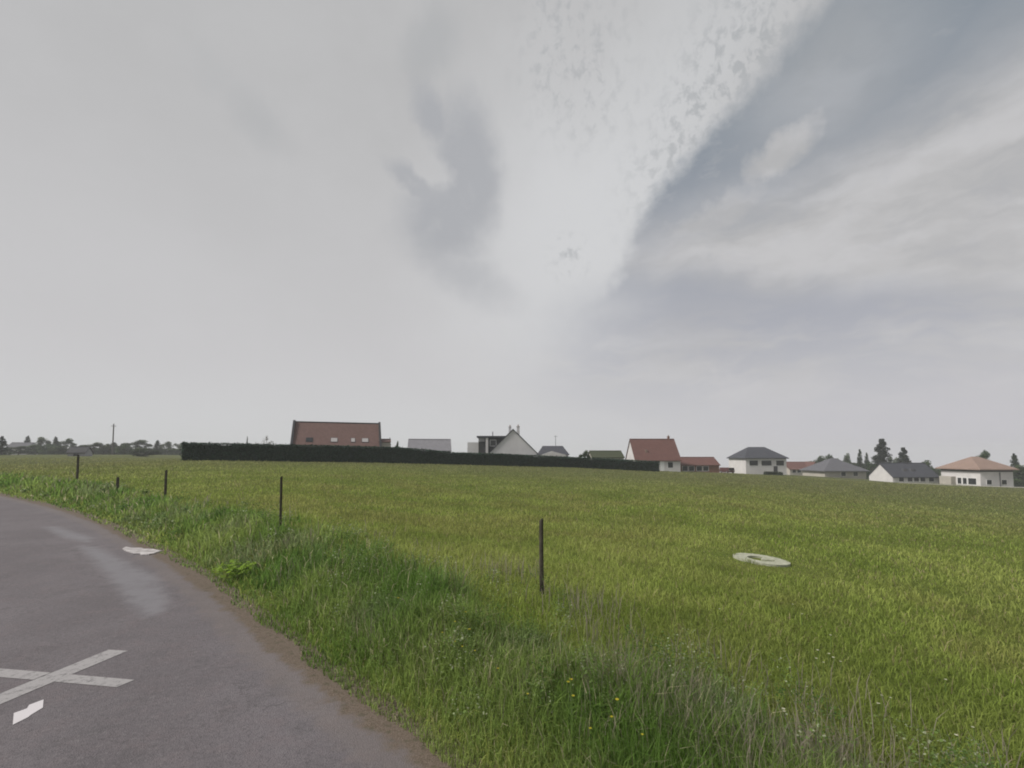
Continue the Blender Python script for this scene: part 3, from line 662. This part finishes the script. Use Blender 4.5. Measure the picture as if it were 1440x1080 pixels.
# ------------------------------------------------------------------ houses
def window(parent, x0, x1, z0, z1, yf, axis='y', sign=-1, glass='glass'):
    """frame + pane on a wall face: axis 'y' faces -Y at yf, axis 'x' faces +-X at yf"""
    fr = MB(); pn = MB(); t_ = .07
    def bx(mb, a0, a1, b0, b1, d0, d1):
        lo, hi = sorted((yf + sign * d0, yf + sign * d1))
        if axis == 'y': mb.box(a0, a1, lo, hi, b0, b1)
        else: mb.box(lo, hi, a0, a1, b0, b1)
    bx(fr, x0 - t_, x0, z0 - t_, z1 + t_, -.03, .05); bx(fr, x1, x1 + t_, z0 - t_, z1 + t_, -.03, .05)
    bx(fr, x0, x1, z0 - t_, z0, -.03, .05); bx(fr, x0, x1, z1, z1 + t_, -.03, .05)
    bx(pn, x0, x1, z0, z1, -.02, .02)
    w = fr.build('window', M['frame'], parent); pn.build('pane', M[glass], w); return w
def gable_house(g, L, Wd, hw, hr, wall, roof, ridge='x', over=.35, x0=None, y0=0.0, parapet=None, drop=2.0):
    """walls from x0..x0+L, y0..y0+Wd (front wall on y0), eave height hw, ridge height hr"""
    if x0 is None: x0 = -L / 2
    x1, y1 = x0 + L, y0 + Wd
    if ridge == 'x':
        c = (y0 + y1) / 2; MB().prism([(y0, -drop), (y1, -drop), (y1, hw), (c, hr), (y0, hw)], x0, x1, 'x').build('wall', wall, g)
        sl_ = (hr - hw) / (c - y0); e = over
        pts = [(y0 - e, hw - e * sl_ + .02), (c, hr + .02), (y1 + e, hw - e * sl_ + .02), (y1 + e, hw - e * sl_ + .2), (c, hr + .22), (y0 - e, hw - e * sl_ + .2)]
        ea = 0 if parapet else e * .6
        r_ = MB().prism(pts, x0 - ea + (.01 if parapet else 0), x1 + ea - (.01 if parapet else 0), 'x').build('roof', roof, g)
        MB().tube((x0 - ea + .02, c, hr + .22), (x1 + ea - .02, c, hr + .22), .12, .12, 8).build('ridge_tiles', parapet or roof, r_)
        if parapet:
            for a, b in ((x0 - .35, x0), (x1, x1 + .35)):
                pp = [(y0 - .2, hw - .5), (y0 - .2, hw + .3), (c - .35, hr + .5), (c + .35, hr + .5), (y1 + .2, hw + .3), (y1 + .2, hw - .5)]
                MB().prism(pp, a, b, 'x').build('gable_coping', parapet, g)
    else:
        c = (x0 + x1) / 2; MB().prism([(x0, -drop), (x1, -drop), (x1, hw), (c, hr), (x0, hw)], y0, y1, 'y').build('wall', wall, g)
        sl_ = (hr - hw) / (c - x0); e = over
        pts = [(x0 - e, hw - e * sl_ + .02), (c, hr + .02), (x1 + e, hw - e * sl_ + .02), (x1 + e, hw - e * sl_ + .2), (c, hr + .22), (x0 - e, hw - e * sl_ + .2)]
        r_ = MB().prism(pts, y0 - e * .5, y1 + e * .5, 'y').build('roof', roof, g)
    return r_
def hip_house(g, L, Wd, hw, hr, wall, roof, inset=None, over=.5, x0=None, y0=0.0, ridge_len=None, drop=2.0):
    if x0 is None: x0 = -L / 2
    x1, y1 = x0 + L, y0 + Wd; MB().box(x0, x1, y0, y1, -drop, hw).build('wall', wall, g)
    a0, a1, b0, b1 = x0 - over, x1 + over, y0 - over, y1 + over; cy = (b0 + b1) / 2; cx = (a0 + a1) / 2; rl = ridge_len if ridge_len is not None else max(.3, (a1 - a0) - (b1 - b0))
    vs = [(a0, b0, hw + .01), (a1, b0, hw + .01), (a1, b1, hw + .01), (a0, b1, hw + .01), (a0, b0, hw + .2), (a1, b0, hw + .2), (a1, b1, hw + .2), (a0, b1, hw + .2), (cx - rl / 2, cy, hr), (cx + rl / 2, cy, hr)]
    return MB().add(vs, [(3, 2, 1, 0), (0, 1, 5, 4), (1, 2, 6, 5), (2, 3, 7, 6), (3, 0, 4, 7), (4, 5, 9, 8), (6, 7, 8, 9), (5, 6, 9), (7, 4, 8)]).build('roof', roof, g)
def chimney(parent, x, y, z0, z1, w=.5, mat='brick'):
    c = MB().box(x - w / 2, x + w / 2, y - w / 2, y + w / 2, z0, z1).box(x - w / 2 - .06, x + w / 2 + .06, y - w / 2 - .06, y + w / 2 + .06, z1, z1 + .1).build('chimney', M[mat], parent)
    MB().tube((x, y, z1 + .1), (x, y, z1 + .4), .12, .1, 8).build('chimney_pot', M['terracotta'], c); return c
def zrow(v, d): return CAM_H - (v - 640) / 640 * d
def xat(u, d): return ray(u, 640)[0] * d
def house(u, d, rz, label, cat='house', zb=None, name='house'):
    x = xat(u, d); z_ = tz(x, d) if zb is None else zb
    return empty(name, (x, d, z_), R(rz), label, cat)

# long brown red farmhouse behind the hedge
d = 78; g = house(474, d, 20, 'long brown red tiled house with dark gable copings behind the hedge', zb=1.4)
k = d / 640 / math.cos(R(20)) * .94; L = 115 * k
hw, hr = zrow(629, d) - 1.4 - .6, zrow(594, d + 4) - 1.4 - .25
rf = gable_house(g, L, 9, hw, hr, M['brick'], M['brownred'], 'x', .4, parapet=M['dark'])
def skylight(x_, fr_, w_, h_, glass, Wd=9):
    c = Wd / 2; sl_ = (hr - hw) / c; y_ = c * fr_; z_ = hw + y_ * sl_ + .2; an = math.atan(sl_)
    o = MB().box(-w_ / 2, w_ / 2, -h_ / 2, h_ / 2, -.05, .08).build('skylight', M['dark'], g); o.location = (x_, y_, z_); o.rotation_euler = (an, 0, 0)
    p_ = MB().box(-w_ / 2 + .06, w_ / 2 - .06, -h_ / 2 + .06, h_ / 2 - .06, .08, .10).build('pane', M[glass], o)
for (u, w_, gl) in ((437, 1.1, 'glass'), (469.5, 1.15, 'skyglass'), (495, .75, 'skyglass'), (511.7, 1.15, 'skyglass')):
    skylight((u - 474) * k, .34, w_, 1.0, gl)
for xx in (-4.5, -1.5, 2, 4.8): window(g, xx - .5, xx + .5, 1.0, 2.2, 0)
# low brick annexe at its right
d2 = 82; g = house(540.5, d2, 16, 'low brown brick outbuilding beside the long red tiled house', 'outbuilding', zb=1.2, name='outbuilding')
gable_house(g, 2.0, 4, zrow(622, d2) - 1.2, zrow(619, d2) - 1.2, M['cream'], M['brownred'], 'x', .2)
# grey barn
d = 88; g = house(604, d, 10, 'plain grey building with a long grey slate roof behind the hedge', 'building', zb=.9, name='barn')
k = d / 640; gable_house(g, 59 * k, 7, zrow(634, d) - .9, zrow(619.5, d + 3.5) - .9, M['grey'], mat_roof('pale_slate', (.17, .168, .185), (.21, .207, .225)), 'x', .25)
window(g, -2, -1, 1.0, 2.0, 0)
# white gabled house with dormer wing
d = 84; zb = .4; k = d / 640; g = house(721.5, d, 0, 'pale grey house with steep gable, two chimneys and dark dormer wing', zb=zb)
hw, hr = zrow(637, d) - zb, zrow(604.5, d) - zb
rf = gable_house(g, 66 * k, 13, hw, hr, M['lightgrey'], M['slate'], 'y', .35)
c1 = chimney(g, -4.5 * k, 5, hr - 1.2, zrow(600.5, d + 5) - zb, .5, 'lightgrey'); c2 = chimney(g, 7.5 * k, 3, hr - 1.8, zrow(600, d + 3) - zb, .55, 'lightgrey')
wx0, wx1 = (672 - 721.5) * k, -12 * k; wz = zrow(613, d + 1.5) - zb
MB().box(wx0, wx1, 1.5, 9, -2, wz - .35).build('wing_wall', M['dark'], g)
MB().box(wx0 - .3, wx1 + 1.5, 1.1, 9.3, wz - .34, wz).build('wing_roof', M['slate'], g)
MB().box((682.5 - 721.5) * k, (686 - 721.5) * k, 1.2, 1.49, 0, wz - .36).build('pillar', M['white'], g)
MB().box(wx0 + .02, (681 - 721.5) * k, 1.38, 1.49, zrow(621, d + 1.5) - zb, wz - .36).build('cladding', M['grey'], g)
window(g, (689 - 721.5) * k, (697 - 721.5) * k, zrow(627, d + 1.5) - zb, zrow(619, d + 1.5) - zb, 1.5)
MB().box((655.5 - 721.5) * k, wx0 - .01, 2.5, 8, -2, zrow(622, d + 2.5) - zb).build('side_block', M['lightgrey'], g)
MB().tube((-30 * k, 4, wz), (-30 * k, 4, zrow(607, d + 4) - zb), .1, .1).build('vent_pipe', M['grey'], g)
# dark roofed bungalow with white gable and aerial
d = 108; zb = 0; k = d / 640; g = house(779, d, 0, 'low house with rounded dark hipped roof and small white gable', zb=zb, name='bungalow')
hip_house(g, 40 * k, 7, zrow(640, d) - zb, zrow(627, d + 3.5) - zb, M['grey'], M['slate'], ridge_len=29 * k, over=.25)
MB().prism([((757 + 4 - 779) * k, zrow(648, d)), ((795 - 779) * k, zrow(648, d)), ((795 - 779) * k, zrow(639.5, d)), ((773 - 779 + 3) * k, zrow(634.5, d)), ((761 - 779) * k, zrow(639.5, d))], -.8, .6, 'y').build('gable', M['white'], g)
ae = MB().tube((4 * k, 3, 3), (4 * k, 3, zrow(612.5, d + 3) - zb), .06, .05)
zt = zrow(613.5, d + 3) - zb
for q in range(5): ae.box(4 * k - .5 + .1 * q, 4 * k + .5 - .1 * q, 2.6 + .2 * q, 2.63 + .2 * q, zt - .06, zt - .02)
ae.box(4 * k - .02, 4 * k + .02, 2.5, 3.5, zt - .11, zt - .065); ae.build('aerial', M['greyslate'], g)
# low mossy roofed shed
d = 100; zb = -.3; k = d / 640; g = house(855, d, 0, 'low building with dark mossy green roof behind the hedge end', 'outbuilding', zb=zb, name='outbuilding')
gable_house(g, 44 * k, 6, zrow(643.5, d) - zb, zrow(635.5, d + 3) - zb, M['cream'], M['mossy'], 'x', .3)
# red roofed house
d = 98; g = house(925, d, 0, 'house with tall steep red tiled roof and white left gable'); zb = g.location.z; k = d / 640
L = 63 * k; hw, hr = zrow(646.5, d) - zb, zrow(618, d + 4) - zb - .15
gable_house(g, L, 8, hw, hr, M['white'], M['red'], 'x', .3)
chimney(g, L / 2 - 1.1, 4, hr - .4, hr + .75, .4)
MB().box((910 - 925) * k, (913 - 925) * k, 1.2, 1.7, hw + 1.4, hw + 2.2).build('skylight', M['terracotta'], g)
for a in (942.5,): window(g, (a - 925) * k - .55, (a - 925) * k + .55, hw - 1.7, hw - .5, 0)
MB().box((931 - 925) * k - .45, (931 - 925) * k + .45, -.04, .03, 0, 2.1).build('door', M['frame'], g)
# its low red annexe
d = 104; g = house(984.5, d, 0, 'low outbuilding with red tiled roof right of the tall red house', 'outbuilding', name='outbuilding'); zb = g.location.z; k = d / 640
L = 53 * k; hw, hr = zrow(654, d) - zb, zrow(643.5, d + 3) - zb - .15
gable_house(g, L, 6, hw, hr, M['brick'], M['red'], 'x', .3)
for a in (963, 972, 983, 992): window(g, (a - 984.5) * k - .6, (a - 984.5) * k + .6, .3, hw - .25, 0)
# two storey white house with dark hip roof
d = 116; g = house(1077, d, 0, 'two storey white house with dark hipped slate roof'); zb = g.location.z; k = d / 640
L = 57 * k; hw, hr = zrow(645, d) - zb, zrow(628.5, d + 4.5) - zb
hip_house(g, L, 9, hw, hr, M['white'], M['slate'], ridge_len=24 * k, over=.45)
for a, w_ in ((1059.5, 1.1), (1077.5, 1.3), (1096.5, 1.0)): window(g, (a - 1077) * k - w_, (a - 1077) * k + w_, hw - 1.75, hw - .45, 0)
MB().box((1090 - 1077) * k - .5, (1090 - 1077) * k + .5, -.05, .03, 0, 2.1).build('door', M['dark'], g)
MB().box(L / 2 + .01, L / 2 + .12, .3, .42, 0, hw).build('downpipe', M['dark'], g)
p0, p1_ = xat(1074, 112), xat(1099, 112)
hedge_obj('garden_hedge', 'short low hedge in front of the two storey white house', [(p0, 112, tz(p0, 112) + .75), (p1_, 112, tz(p1_, 112) + .75)], .8, 900, .2, (.02, .032, .016), (.05, .07, .03))
# garden wall and a parked car
d = 121; xw0, xw1 = xat(1012, d), xat(1024, d); g0 = tz(xw0, d)
mb = MB().box(xw0, xw1, d, d + .25, g0 - 1, zrow(657.5, d)).box(xw0 - .03, xw1 + .03, d - .04, d + .29, zrow(657.5, d), zrow(657.5, d) + .08)
tag(mb.build('garden_wall', M['white']), 'low white wall left of the two storey white house', 'wall')
d = 114; xc = xat(1028.3, d); g = empty('parked_car', (xc, d, tz(xc, d)), R(8), 'dark red car parked by the white house corner', 'car')
body = MB().prism([(-.82, .25), (.82, .25), (.86, .55), (.82, .85), (.66, 1.4), (-.66, 1.4), (-.82, .85), (-.86, .55)], 0, 3.9, 'y').build('body', M['carpaint'], g)
MB().prism([(-.66, .92), (.66, .92), (.56, 1.32), (-.56, 1.32)], -.015, .02, 'y').build('windscreen', M['glass'], g)
for sx in (-1, 1):
    MB().box(sx * .62 - .14, sx * .62 + .14, -.03, .02, .58, .74).build('headlight', M['skyglass'], g)
    for yy in (.7, 3.1):
        w_ = MB().tube((sx * .7, yy, .3), (sx * .9, yy, .3), .3, .3, 14).build('wheel', M['rubber'], g)
        MB().tube((sx * .9, yy, .3), (sx * .915, yy, .3), .18, .17, 10).build('rim', M['grey'], w_)
# low red roof further back
d = 150; g = house(1128, d, 0, 'low distant house with pale red tiled roof before round trees', name='bungalow'); zb = zrow(668, d); g.location.z = zb; k = d / 640
gable_house(g, 36 * k, 8, zrow(660, d) - zb, zrow(650.5, d + 4) - zb, M['cream'], M['red'], 'x', .3)
gable_house(g, 17 * k, 5, zrow(661, d) - zb, zrow(650, d) - zb, M['cream'], M['red'], 'y', .3, x0=6 * k, y0=-1.2)
for a in (-12, -5): window(g, a * k - .6, a * k + .6, .8, 2.0, 0)
# grey hip roofed bungalow
d = 118; g = house(1188, d, 0, 'wide cream bungalow with grey hipped slate roof', name='bungalow'); zb = zrow(674, d); g.location.z = zb; k = d / 640
hip_house(g, 58 * k, 9, zrow(663, d) - zb, zrow(644, d + 4.5) - zb, M['cream'], M['greyslate'], ridge_len=4 * k, over=.6)
for a in (-3, 14): window(g, a * k - .6, a * k + .6, .9, 1.9, 0)
# white gable house
d = 100; g = house(1286, d, 0, 'bright white gable ended bungalow with dark slate roof', name='bungalow'); zb = zrow(678.5, d); g.location.z = zb; k = d / 640
L = 64 * k; gable_house(g, L, 6.6, zrow(670.5, d) - zb, zrow(652, d + 3.3) - zb - .1, M['white'], M['slate'], 'x', .25)
for a in (1266, 1278, 1287, 1296, 1308): window(g, (a - 1286) * k - .55, (a - 1286) * k + .55, .25, 1.1, 0)
for q, a in enumerate((1279, 1290)): MB().box((a - 1286) * k - .45, (a - 1286) * k + .45, 1.2, 1.8, zrow(663, d) - zb - .3, zrow(663, d) - zb + .55).build('skylight', M['greyslate'], g)
MB().box(L / 2 + .01, L / 2 + 1.6, 1, 5, -2, zrow(668, d) - zb - .6).build('lean_to', M['grey'], g)
# terracotta hip roofed house at the right
d = 90; g = house(1400, d, 0, 'white house with pinkish terracotta hipped roof at the right', name='bungalow'); zb = zrow(685, d); g.location.z = zb; k = d / 640
L = 46 * k; Wd = 8.2; hw, hr = zrow(661, d) - zb, zrow(642, d + 4) - zb
hip_house(g, L, Wd, hw, hr, M['white'], M['terracotta'], ridge_len=1.4, over=.65)
MB().box(-L / 2 - .02, L / 2 + .02, -.03, -.001, hw - .35, hw - .01).build('eaves_band', M['dark'], g)  # dark band along the wall tops below the roof edge
MB().box(-L / 2 - .03, -L / 2 - .001, -.02, Wd, hw - .35, hw - .01).build('eaves_band', M['dark'], g)
for a in (1389, 1410): window(g, (a - 1400) * k - .5, (a - 1400) * k + .5, .55, 1.45, 0)
for b0, b1 in ((.8, 2.4), (2.7, 3.5), (3.8, 4.6)): window(g, b0, b1, .45, 1.7, -L / 2, 'x', -1)
MB().box(-L / 2 - 1.0, -L / 2 - .02, 5.0, 7.6, -2, 1.9).build('porch', M['cream'], g)
MB().box(4 * k - .05, 4 * k + .05, -.13, -.04, 0, hw - .4).build('downpipe', M['greyslate'], g)
# pale track at the foot of the right hand houses
a_ = [(1262, 682.5, 96), (1300, 682.4, 92), (1350, 683.4, 87.5), (1400, 684.6, 86), (1440, 685, 85), (1520, 686, 84)]
tv = []; 
for u, v, d in a_:
    for dd in (0, 2.6):
        x_ = xat(u, d) * (d + dd) / d; tv.append((x_, d + dd, tz(x_, d + dd) + .06))
tk = MB().add(tv, [(2 * i, 2 * i + 2, 2 * i + 3, 2 * i + 1) for i in range(len(a_) - 1)]).build('path', mat_mottled('pale_gravel', (.36, .34, .29), (.46, .44, .38), 2)); tag(tk, kind='structure')

# left distance: pale farm building and a dark roofed shed
d = 165; g = house(24, d, 25, 'pale distant building at the far left horizon', 'building', name='barn'); zb = g.location.z; k = d / 640
gable_house(g, 22 * k, 7, zrow(629, d) - zb, zrow(623, d) - zb, M['lightgrey'], M['greyslate'], 'x', .3)
window(g, -1, 0, .8, 1.6, 0)
d = 112; g = house(107, d, 22, 'low grey shed with dark roof behind the leftmost post', 'shed', name='shed'); zb = g.location.z; k = d / 640
gable_house(g, 19 * k, 4, zrow(636.5, d) - zb, zrow(629.5, d + 2) - zb, M['grey'], M['dark'], 'x', .35)
MB().box(-.5, .5, -.05, .03, 0, zrow(638, d) - zb).build('door', M['dark'], g)

# utility pole
d = 140; xp = xat(158, d); g = empty('utility_pole', (xp, d, tz(xp, d)), R(20), 'tall thin wooden utility pole above the distant trees', 'utility pole'); hp = zrow(596, d) - g.location.z
MB().tube((0, 0, -.5), (0, 0, hp), .2, .15, 9).build('pole', M['pole'], g)
MB().box(-.65, .65, -.06, .06, hp - .75, hp - .62).build('crossarm', M['pole'], g)
for xx in (-.55, 0, .55): MB().tube((xx, 0, hp - .62 if xx else hp), (xx, 0, (hp - .62 if xx else hp) + .2), .06, .04, 6).build('insulator', M['lightgrey'], g)

# ------------------------------------------------------------------ trees
def tree_kind(shape, h, w, c0, c1, nleaf, leaf, trunk_r=.18, clear=.04, sparse=False):
    """returns (crown mesh arrays builder) placed under a new empty at origin"""
    g = empty('tree', (0, 0, 0))
    tb = MB(); tb.tube((0, 0, -.3), (0, 0, h * .55), trunk_r, trunk_r * .5, 7); tb.tube((0, 0, h * .55), (w * .03, 0, h * .92), trunk_r * .5, trunk_r * .12, 6)
    cls = []
    if shape == 'cone':
        m = 16
        for i in range(m):
            k = i / (m - 1); zz = h * (clear + (.98 - clear) * k); rr = w / 2 * (1 - k) ** .75 * random.uniform(.8, 1.15) + .05 * w
            for q in range(4 if k < .8 else 2):
                a = random.uniform(0, 6.28); cls.append((math.cos(a) * rr * .55, math.sin(a) * rr * .55, zz, rr * .6, rr * .6, h / m * 1.1))
                if q == 0: tb.tube((0, 0, zz - .05 * h), (math.cos(a) * rr * .8, math.sin(a) * rr * .8, zz), trunk_r * .2, trunk_r * .06, 5)
    elif shape == 'spindle':
        m = 15
        for i in range(m):
            k = i / (m - 1); zz = h * (clear + (.97 - clear) * k); rr = w / 2 * math.sin(math.pi * (.14 + .82 * k)) ** .7 * random.uniform(.85, 1.1)
            for q in range(3):
                a = random.uniform(0, 6.28); cls.append((math.cos(a) * rr * .5, math.sin(a) * rr * .5, zz, rr * .62, rr * .62, h / m))
                if q == 0: tb.tube((0, 0, zz - .08 * h), (math.cos(a) * rr * .7, math.sin(a) * rr * .7, zz), trunk_r * .2, trunk_r * .06, 5)
    else:
        m = 15 if not sparse else 11
        for i in range(m):
            a = random.uniform(0, 6.28); q = random.random() ** .6; zz = h * (clear + (.92 - clear) * (.1 + .9 * (i + random.random()) / m))
            prof = math.sqrt(max(.10 if zz > .45 * h else .5, 1 - ((zz / h - .45) / .52) ** 2))
            cx, cy = math.cos(a) * q * w * .36 * prof, math.sin(a) * q * w * .36 * prof; rr = w * random.uniform(.13, .22) * (.6 + .4 * prof)
            cls.append((cx, cy, zz, rr, rr, rr * .8 * min(1.3, h / w)))
            tb.tube((0, 0, h * random.uniform(.2, .45)), (cx, cy, zz), trunk_r * .35, trunk_r * .08, 5)
    per = nleaf // len(cls); X = []; T = []
    for (cx, cy, cz, ra, rb, rc) in cls:
        v = rng.normal(size=(per, 3)); v /= np.linalg.norm(v, axis=1)[:, None]; v *= (rng.random(per) ** .45)[:, None]
        X.append(np.stack([cx + v[:, 0] * ra, cy + v[:, 1] * rb, cz + v[:, 2] * rc], 1)); T.append(np.full(per, random.random()))
    X = np.concatenate(X); T = np.concatenate(T); X[:, 2] = np.clip(X[:, 2], .05, h * 1.02)
    c = lerp3(c0, c1, np.clip(T + rng.normal(0, .2, len(T)), 0, 1))
    tb.build('trunk', M['bark'], g)
    leaf_cards(X[:, 0], X[:, 1], X[:, 2], rng.uniform(.6, 1.3, len(X)) * leaf, c, 'crown', M['leaf'], g, flat=1.0)
    return g
fh = []
for u_, vt_ in ((-20, 630), (40, 630), (90, 631.5), (150, 631), (200, 631.5), (268, 632)):
    xx = xat(u_, 195); fh.append((xx, 195, zrow(vt_, 195)))
hedge_obj('field_hedge', 'long soft green hedgerow under the distant trees at the left', fh, 4.0, 9000, .8, (.030, .056, .022), (.085, .120, .048))
fh = []
for u_, vt_ in ((1100, 655), (1180, 650), (1240, 654), (1320, 660), (1400, 664), (1475, 662)):
    xx = xat(u_, 170); fh.append((xx, 170, zrow(vt_, 170)))
hedge_obj('field_hedge', 'dark green hedgerow filling the gaps behind the right hand houses', fh, 4.0, 7000, .7, (.025, .045, .020), (.065, .095, .042))
used = {}
def put_tree(kind, u, vtop, d, wpx, label, cat='tree', group=None, zb=None, name=None):
    x = xat(u, d); z0 = tz(x, d) if zb is None else zb; h = zrow(vtop, d) - z0; w = wpx * d / 640
    proto, ph, pw_ = KINDS[kind]
    o = proto if kind not in used else copy_tree(proto); used[kind] = 1
    o.location = (x, d, z0); o.scale = (w / pw_, w / pw_, h / ph); o.rotation_euler.z = random.uniform(0, 6.28)
    if name: o.name = name
    for k_ in ('label', 'category', 'group'):
        if k_ in o: del o[k_]
    return tag(o, label, cat, group)
KINDS = {
    'round': (tree_kind('round', 6, 6, (.030, .056, .020), (.075, .115, .040), 2600, .42), 6, 6),
    'round2': (tree_kind('round', 7, 5, (.040, .068, .028), (.095, .130, .052), 2400, .40), 7, 5),
    'round3': (tree_kind('round', 5, 7, (.024, .050, .018), (.060, .102, .034), 2600, .42), 5, 7),
    'cone': (tree_kind('cone', 8, 3.4, (.018, .034, .020), (.042, .068, .036), 2400, .34), 8, 3.4),
    'spindle': (tree_kind('spindle', 10, 3.2, (.014, .022, .020), (.034, .046, .036), 4600, .42), 10, 3.2),
    'sparse': (tree_kind('round', 4, 3.4, (.09, .09, .06), (.17, .14, .12), 260, .22, .06, .2, True), 4, 3.4),
    'bush': (tree_kind('round', 2.5, 4.5, (.020, .034, .014), (.055, .075, .028), 2200, .26, .08, .0), 2.5, 4.5),
}
NM = {'round': 'broadleaf_tree', 'round2': 'broadleaf_tree', 'round3': 'broadleaf_tree', 'cone': 'conifer_tree', 'spindle': 'cypress_tree', 'sparse': 'young_tree', 'bush': 'bush'}
def T(kind, u, vt, d, w, label, group=None, cat=None):
    put_tree(kind, u, vt, d, w, label, cat or ('bush' if kind == 'bush' else 'tree'), group, name=NM[kind])
GL = 'distant trees along the left horizon'
T('cone', 2, 614, 120, 20, 'dark dense evergreen at the extreme left edge', GL)
for i, (k_, u, vt, d, w, lab) in enumerate([
    ('cone', 38, 615, 170, 12, 'pointed distant tree right beside the pale far left building'),
    ('round2', 57, 616, 175, 17, 'distant rounded tree, second peak right of the pale building'),
    ('cone', 77, 616, 172, 11, 'narrow distant tree, third peak right of the pale building'),
    ('round', 92, 618.5, 180, 20, 'broad distant tree just left of the dark roofed shed'),
    ('round3', 48, 627, 168, 24, 'low bushy tree filling below the first two far left peaks'),
    ('round3', 68, 626, 166, 26, 'low bushy tree below the narrow third far left peak'),
    ('round', 26, 629, 150, 22, 'low tree standing in front of the pale far left building'),
    ('round2', 84, 629, 160, 22, 'low pale tree left of the dark roofed shed'),
    ('round', 131, 624, 165, 26, 'rounded distant tree just right of the dark roofed shed'),
    ('round2', 146, 625.5, 168, 18, 'distant tree just left of the utility pole'),
    ('cone', 160, 624, 170, 18, 'bluish dark conifer at the foot of the utility pole'),
    ('round3', 174, 626.5, 165, 20, 'low distant tree just right of the utility pole'),
    ('round', 192, 620.5, 175, 30, 'tallest broad distant tree between utility pole and hedge'),
    ('cone', 221, 621, 180, 12, 'slim distant conifer left of the hedge end'),
    ('round2', 236, 622.5, 200, 16, 'pale far tree nearest the left hedge end'),
    ('round2', 251, 624.5, 205, 14, 'pale far tree half hidden by the hedge end')]):
    T(k_, u, vt - 1.5, d, w * 1.35, lab, GL)
T('bush', 205, 630.5, 120, 44, 'wide dark bush in front of the trees left of the hedge')
T('sparse', 375, 611, 72, 22, 'thin sparse young tree poking above the hedge'); 
T('cone', 347, 614.5, 66, 5, 'tiny dark pointed evergreen rising just over the hedge')
T('cone', 548, 616, 84, 6, 'small dark conifer right of the brick outbuilding'); T('round', 558, 621, 84, 8, 'small round tree between brick outbuilding and grey building')
T('round', 822, 634, 97, 20, 'small round green tree left of the mossy roof')
T('round', 1150, 642, 175, 30, 'round green tree behind the low pale red roof'); T('round3', 1170, 640, 180, 30, 'broad dark tree behind the grey hipped roof')
T('round', 1190, 638.5, 185, 16, 'small tree peeping over the grey hipped roof ridge')
GC = 'conifers behind the right hand houses'
T('spindle', 1240.5, 618.5, 140, 22, 'tallest dark spindle shaped cypress above the white gable', GC)
T('spindle', 1270.5, 630.5, 145, 17, 'shorter dark cypress above the slate roofed bungalow', GC)
T('cone', 1209, 633, 150, 15, 'pointed conifer right of the grey hipped roof', GC); T('cone', 1218.5, 637.5, 152, 13, 'smaller conifer touching the pointed one', GC)
T('round3', 1226, 650, 140, 22, 'low dark tree behind the white gable apex'); T('round2', 1256, 642, 160, 20, 'pale tree between the two dark cypresses')
T('round', 1299, 648, 150, 26, 'green tree behind the right end of the slate roof')
T('round3', 1381, 635, 112, 28, 'dark broad tree crown above the terracotta roof'); T('cone', 1385, 634, 113, 6, 'thin conifer tip above the terracotta roof')
T('cone', 1426, 639, 125, 22, 'greyish conifer right of the terracotta roofed house', GC); T('round', 1440, 655, 110, 34, 'green tree at the extreme right edge')
T('round3', 1330, 658, 140, 26, 'low tree between slate roof and terracotta roof')

# ------------------------------------------------------------------ the air
hm = bpy.data.materials.new('haze_air'); hm.use_nodes = True; ht = hm.node_tree; ht.nodes.clear()
ho = ht.nodes.new('ShaderNodeOutputMaterial'); pv = ht.nodes.new('ShaderNodeVolumePrincipled')
pv.inputs['Color'].default_value = (.86, .88, .92, 1); pv.inputs['Density'].default_value = .0007
ht.links.new(pv.outputs[0], ho.inputs['Volume'])
zlo = float(gz.min()) - 1; zhi = 16.0
hz = MB().box(-760, 760, -760, 780, zlo, zhi).build('haze', hm); tag(hz, kind='stuff')
print('terrain range', gz.min(), gz.max(), 'ring', RING, RING_R)
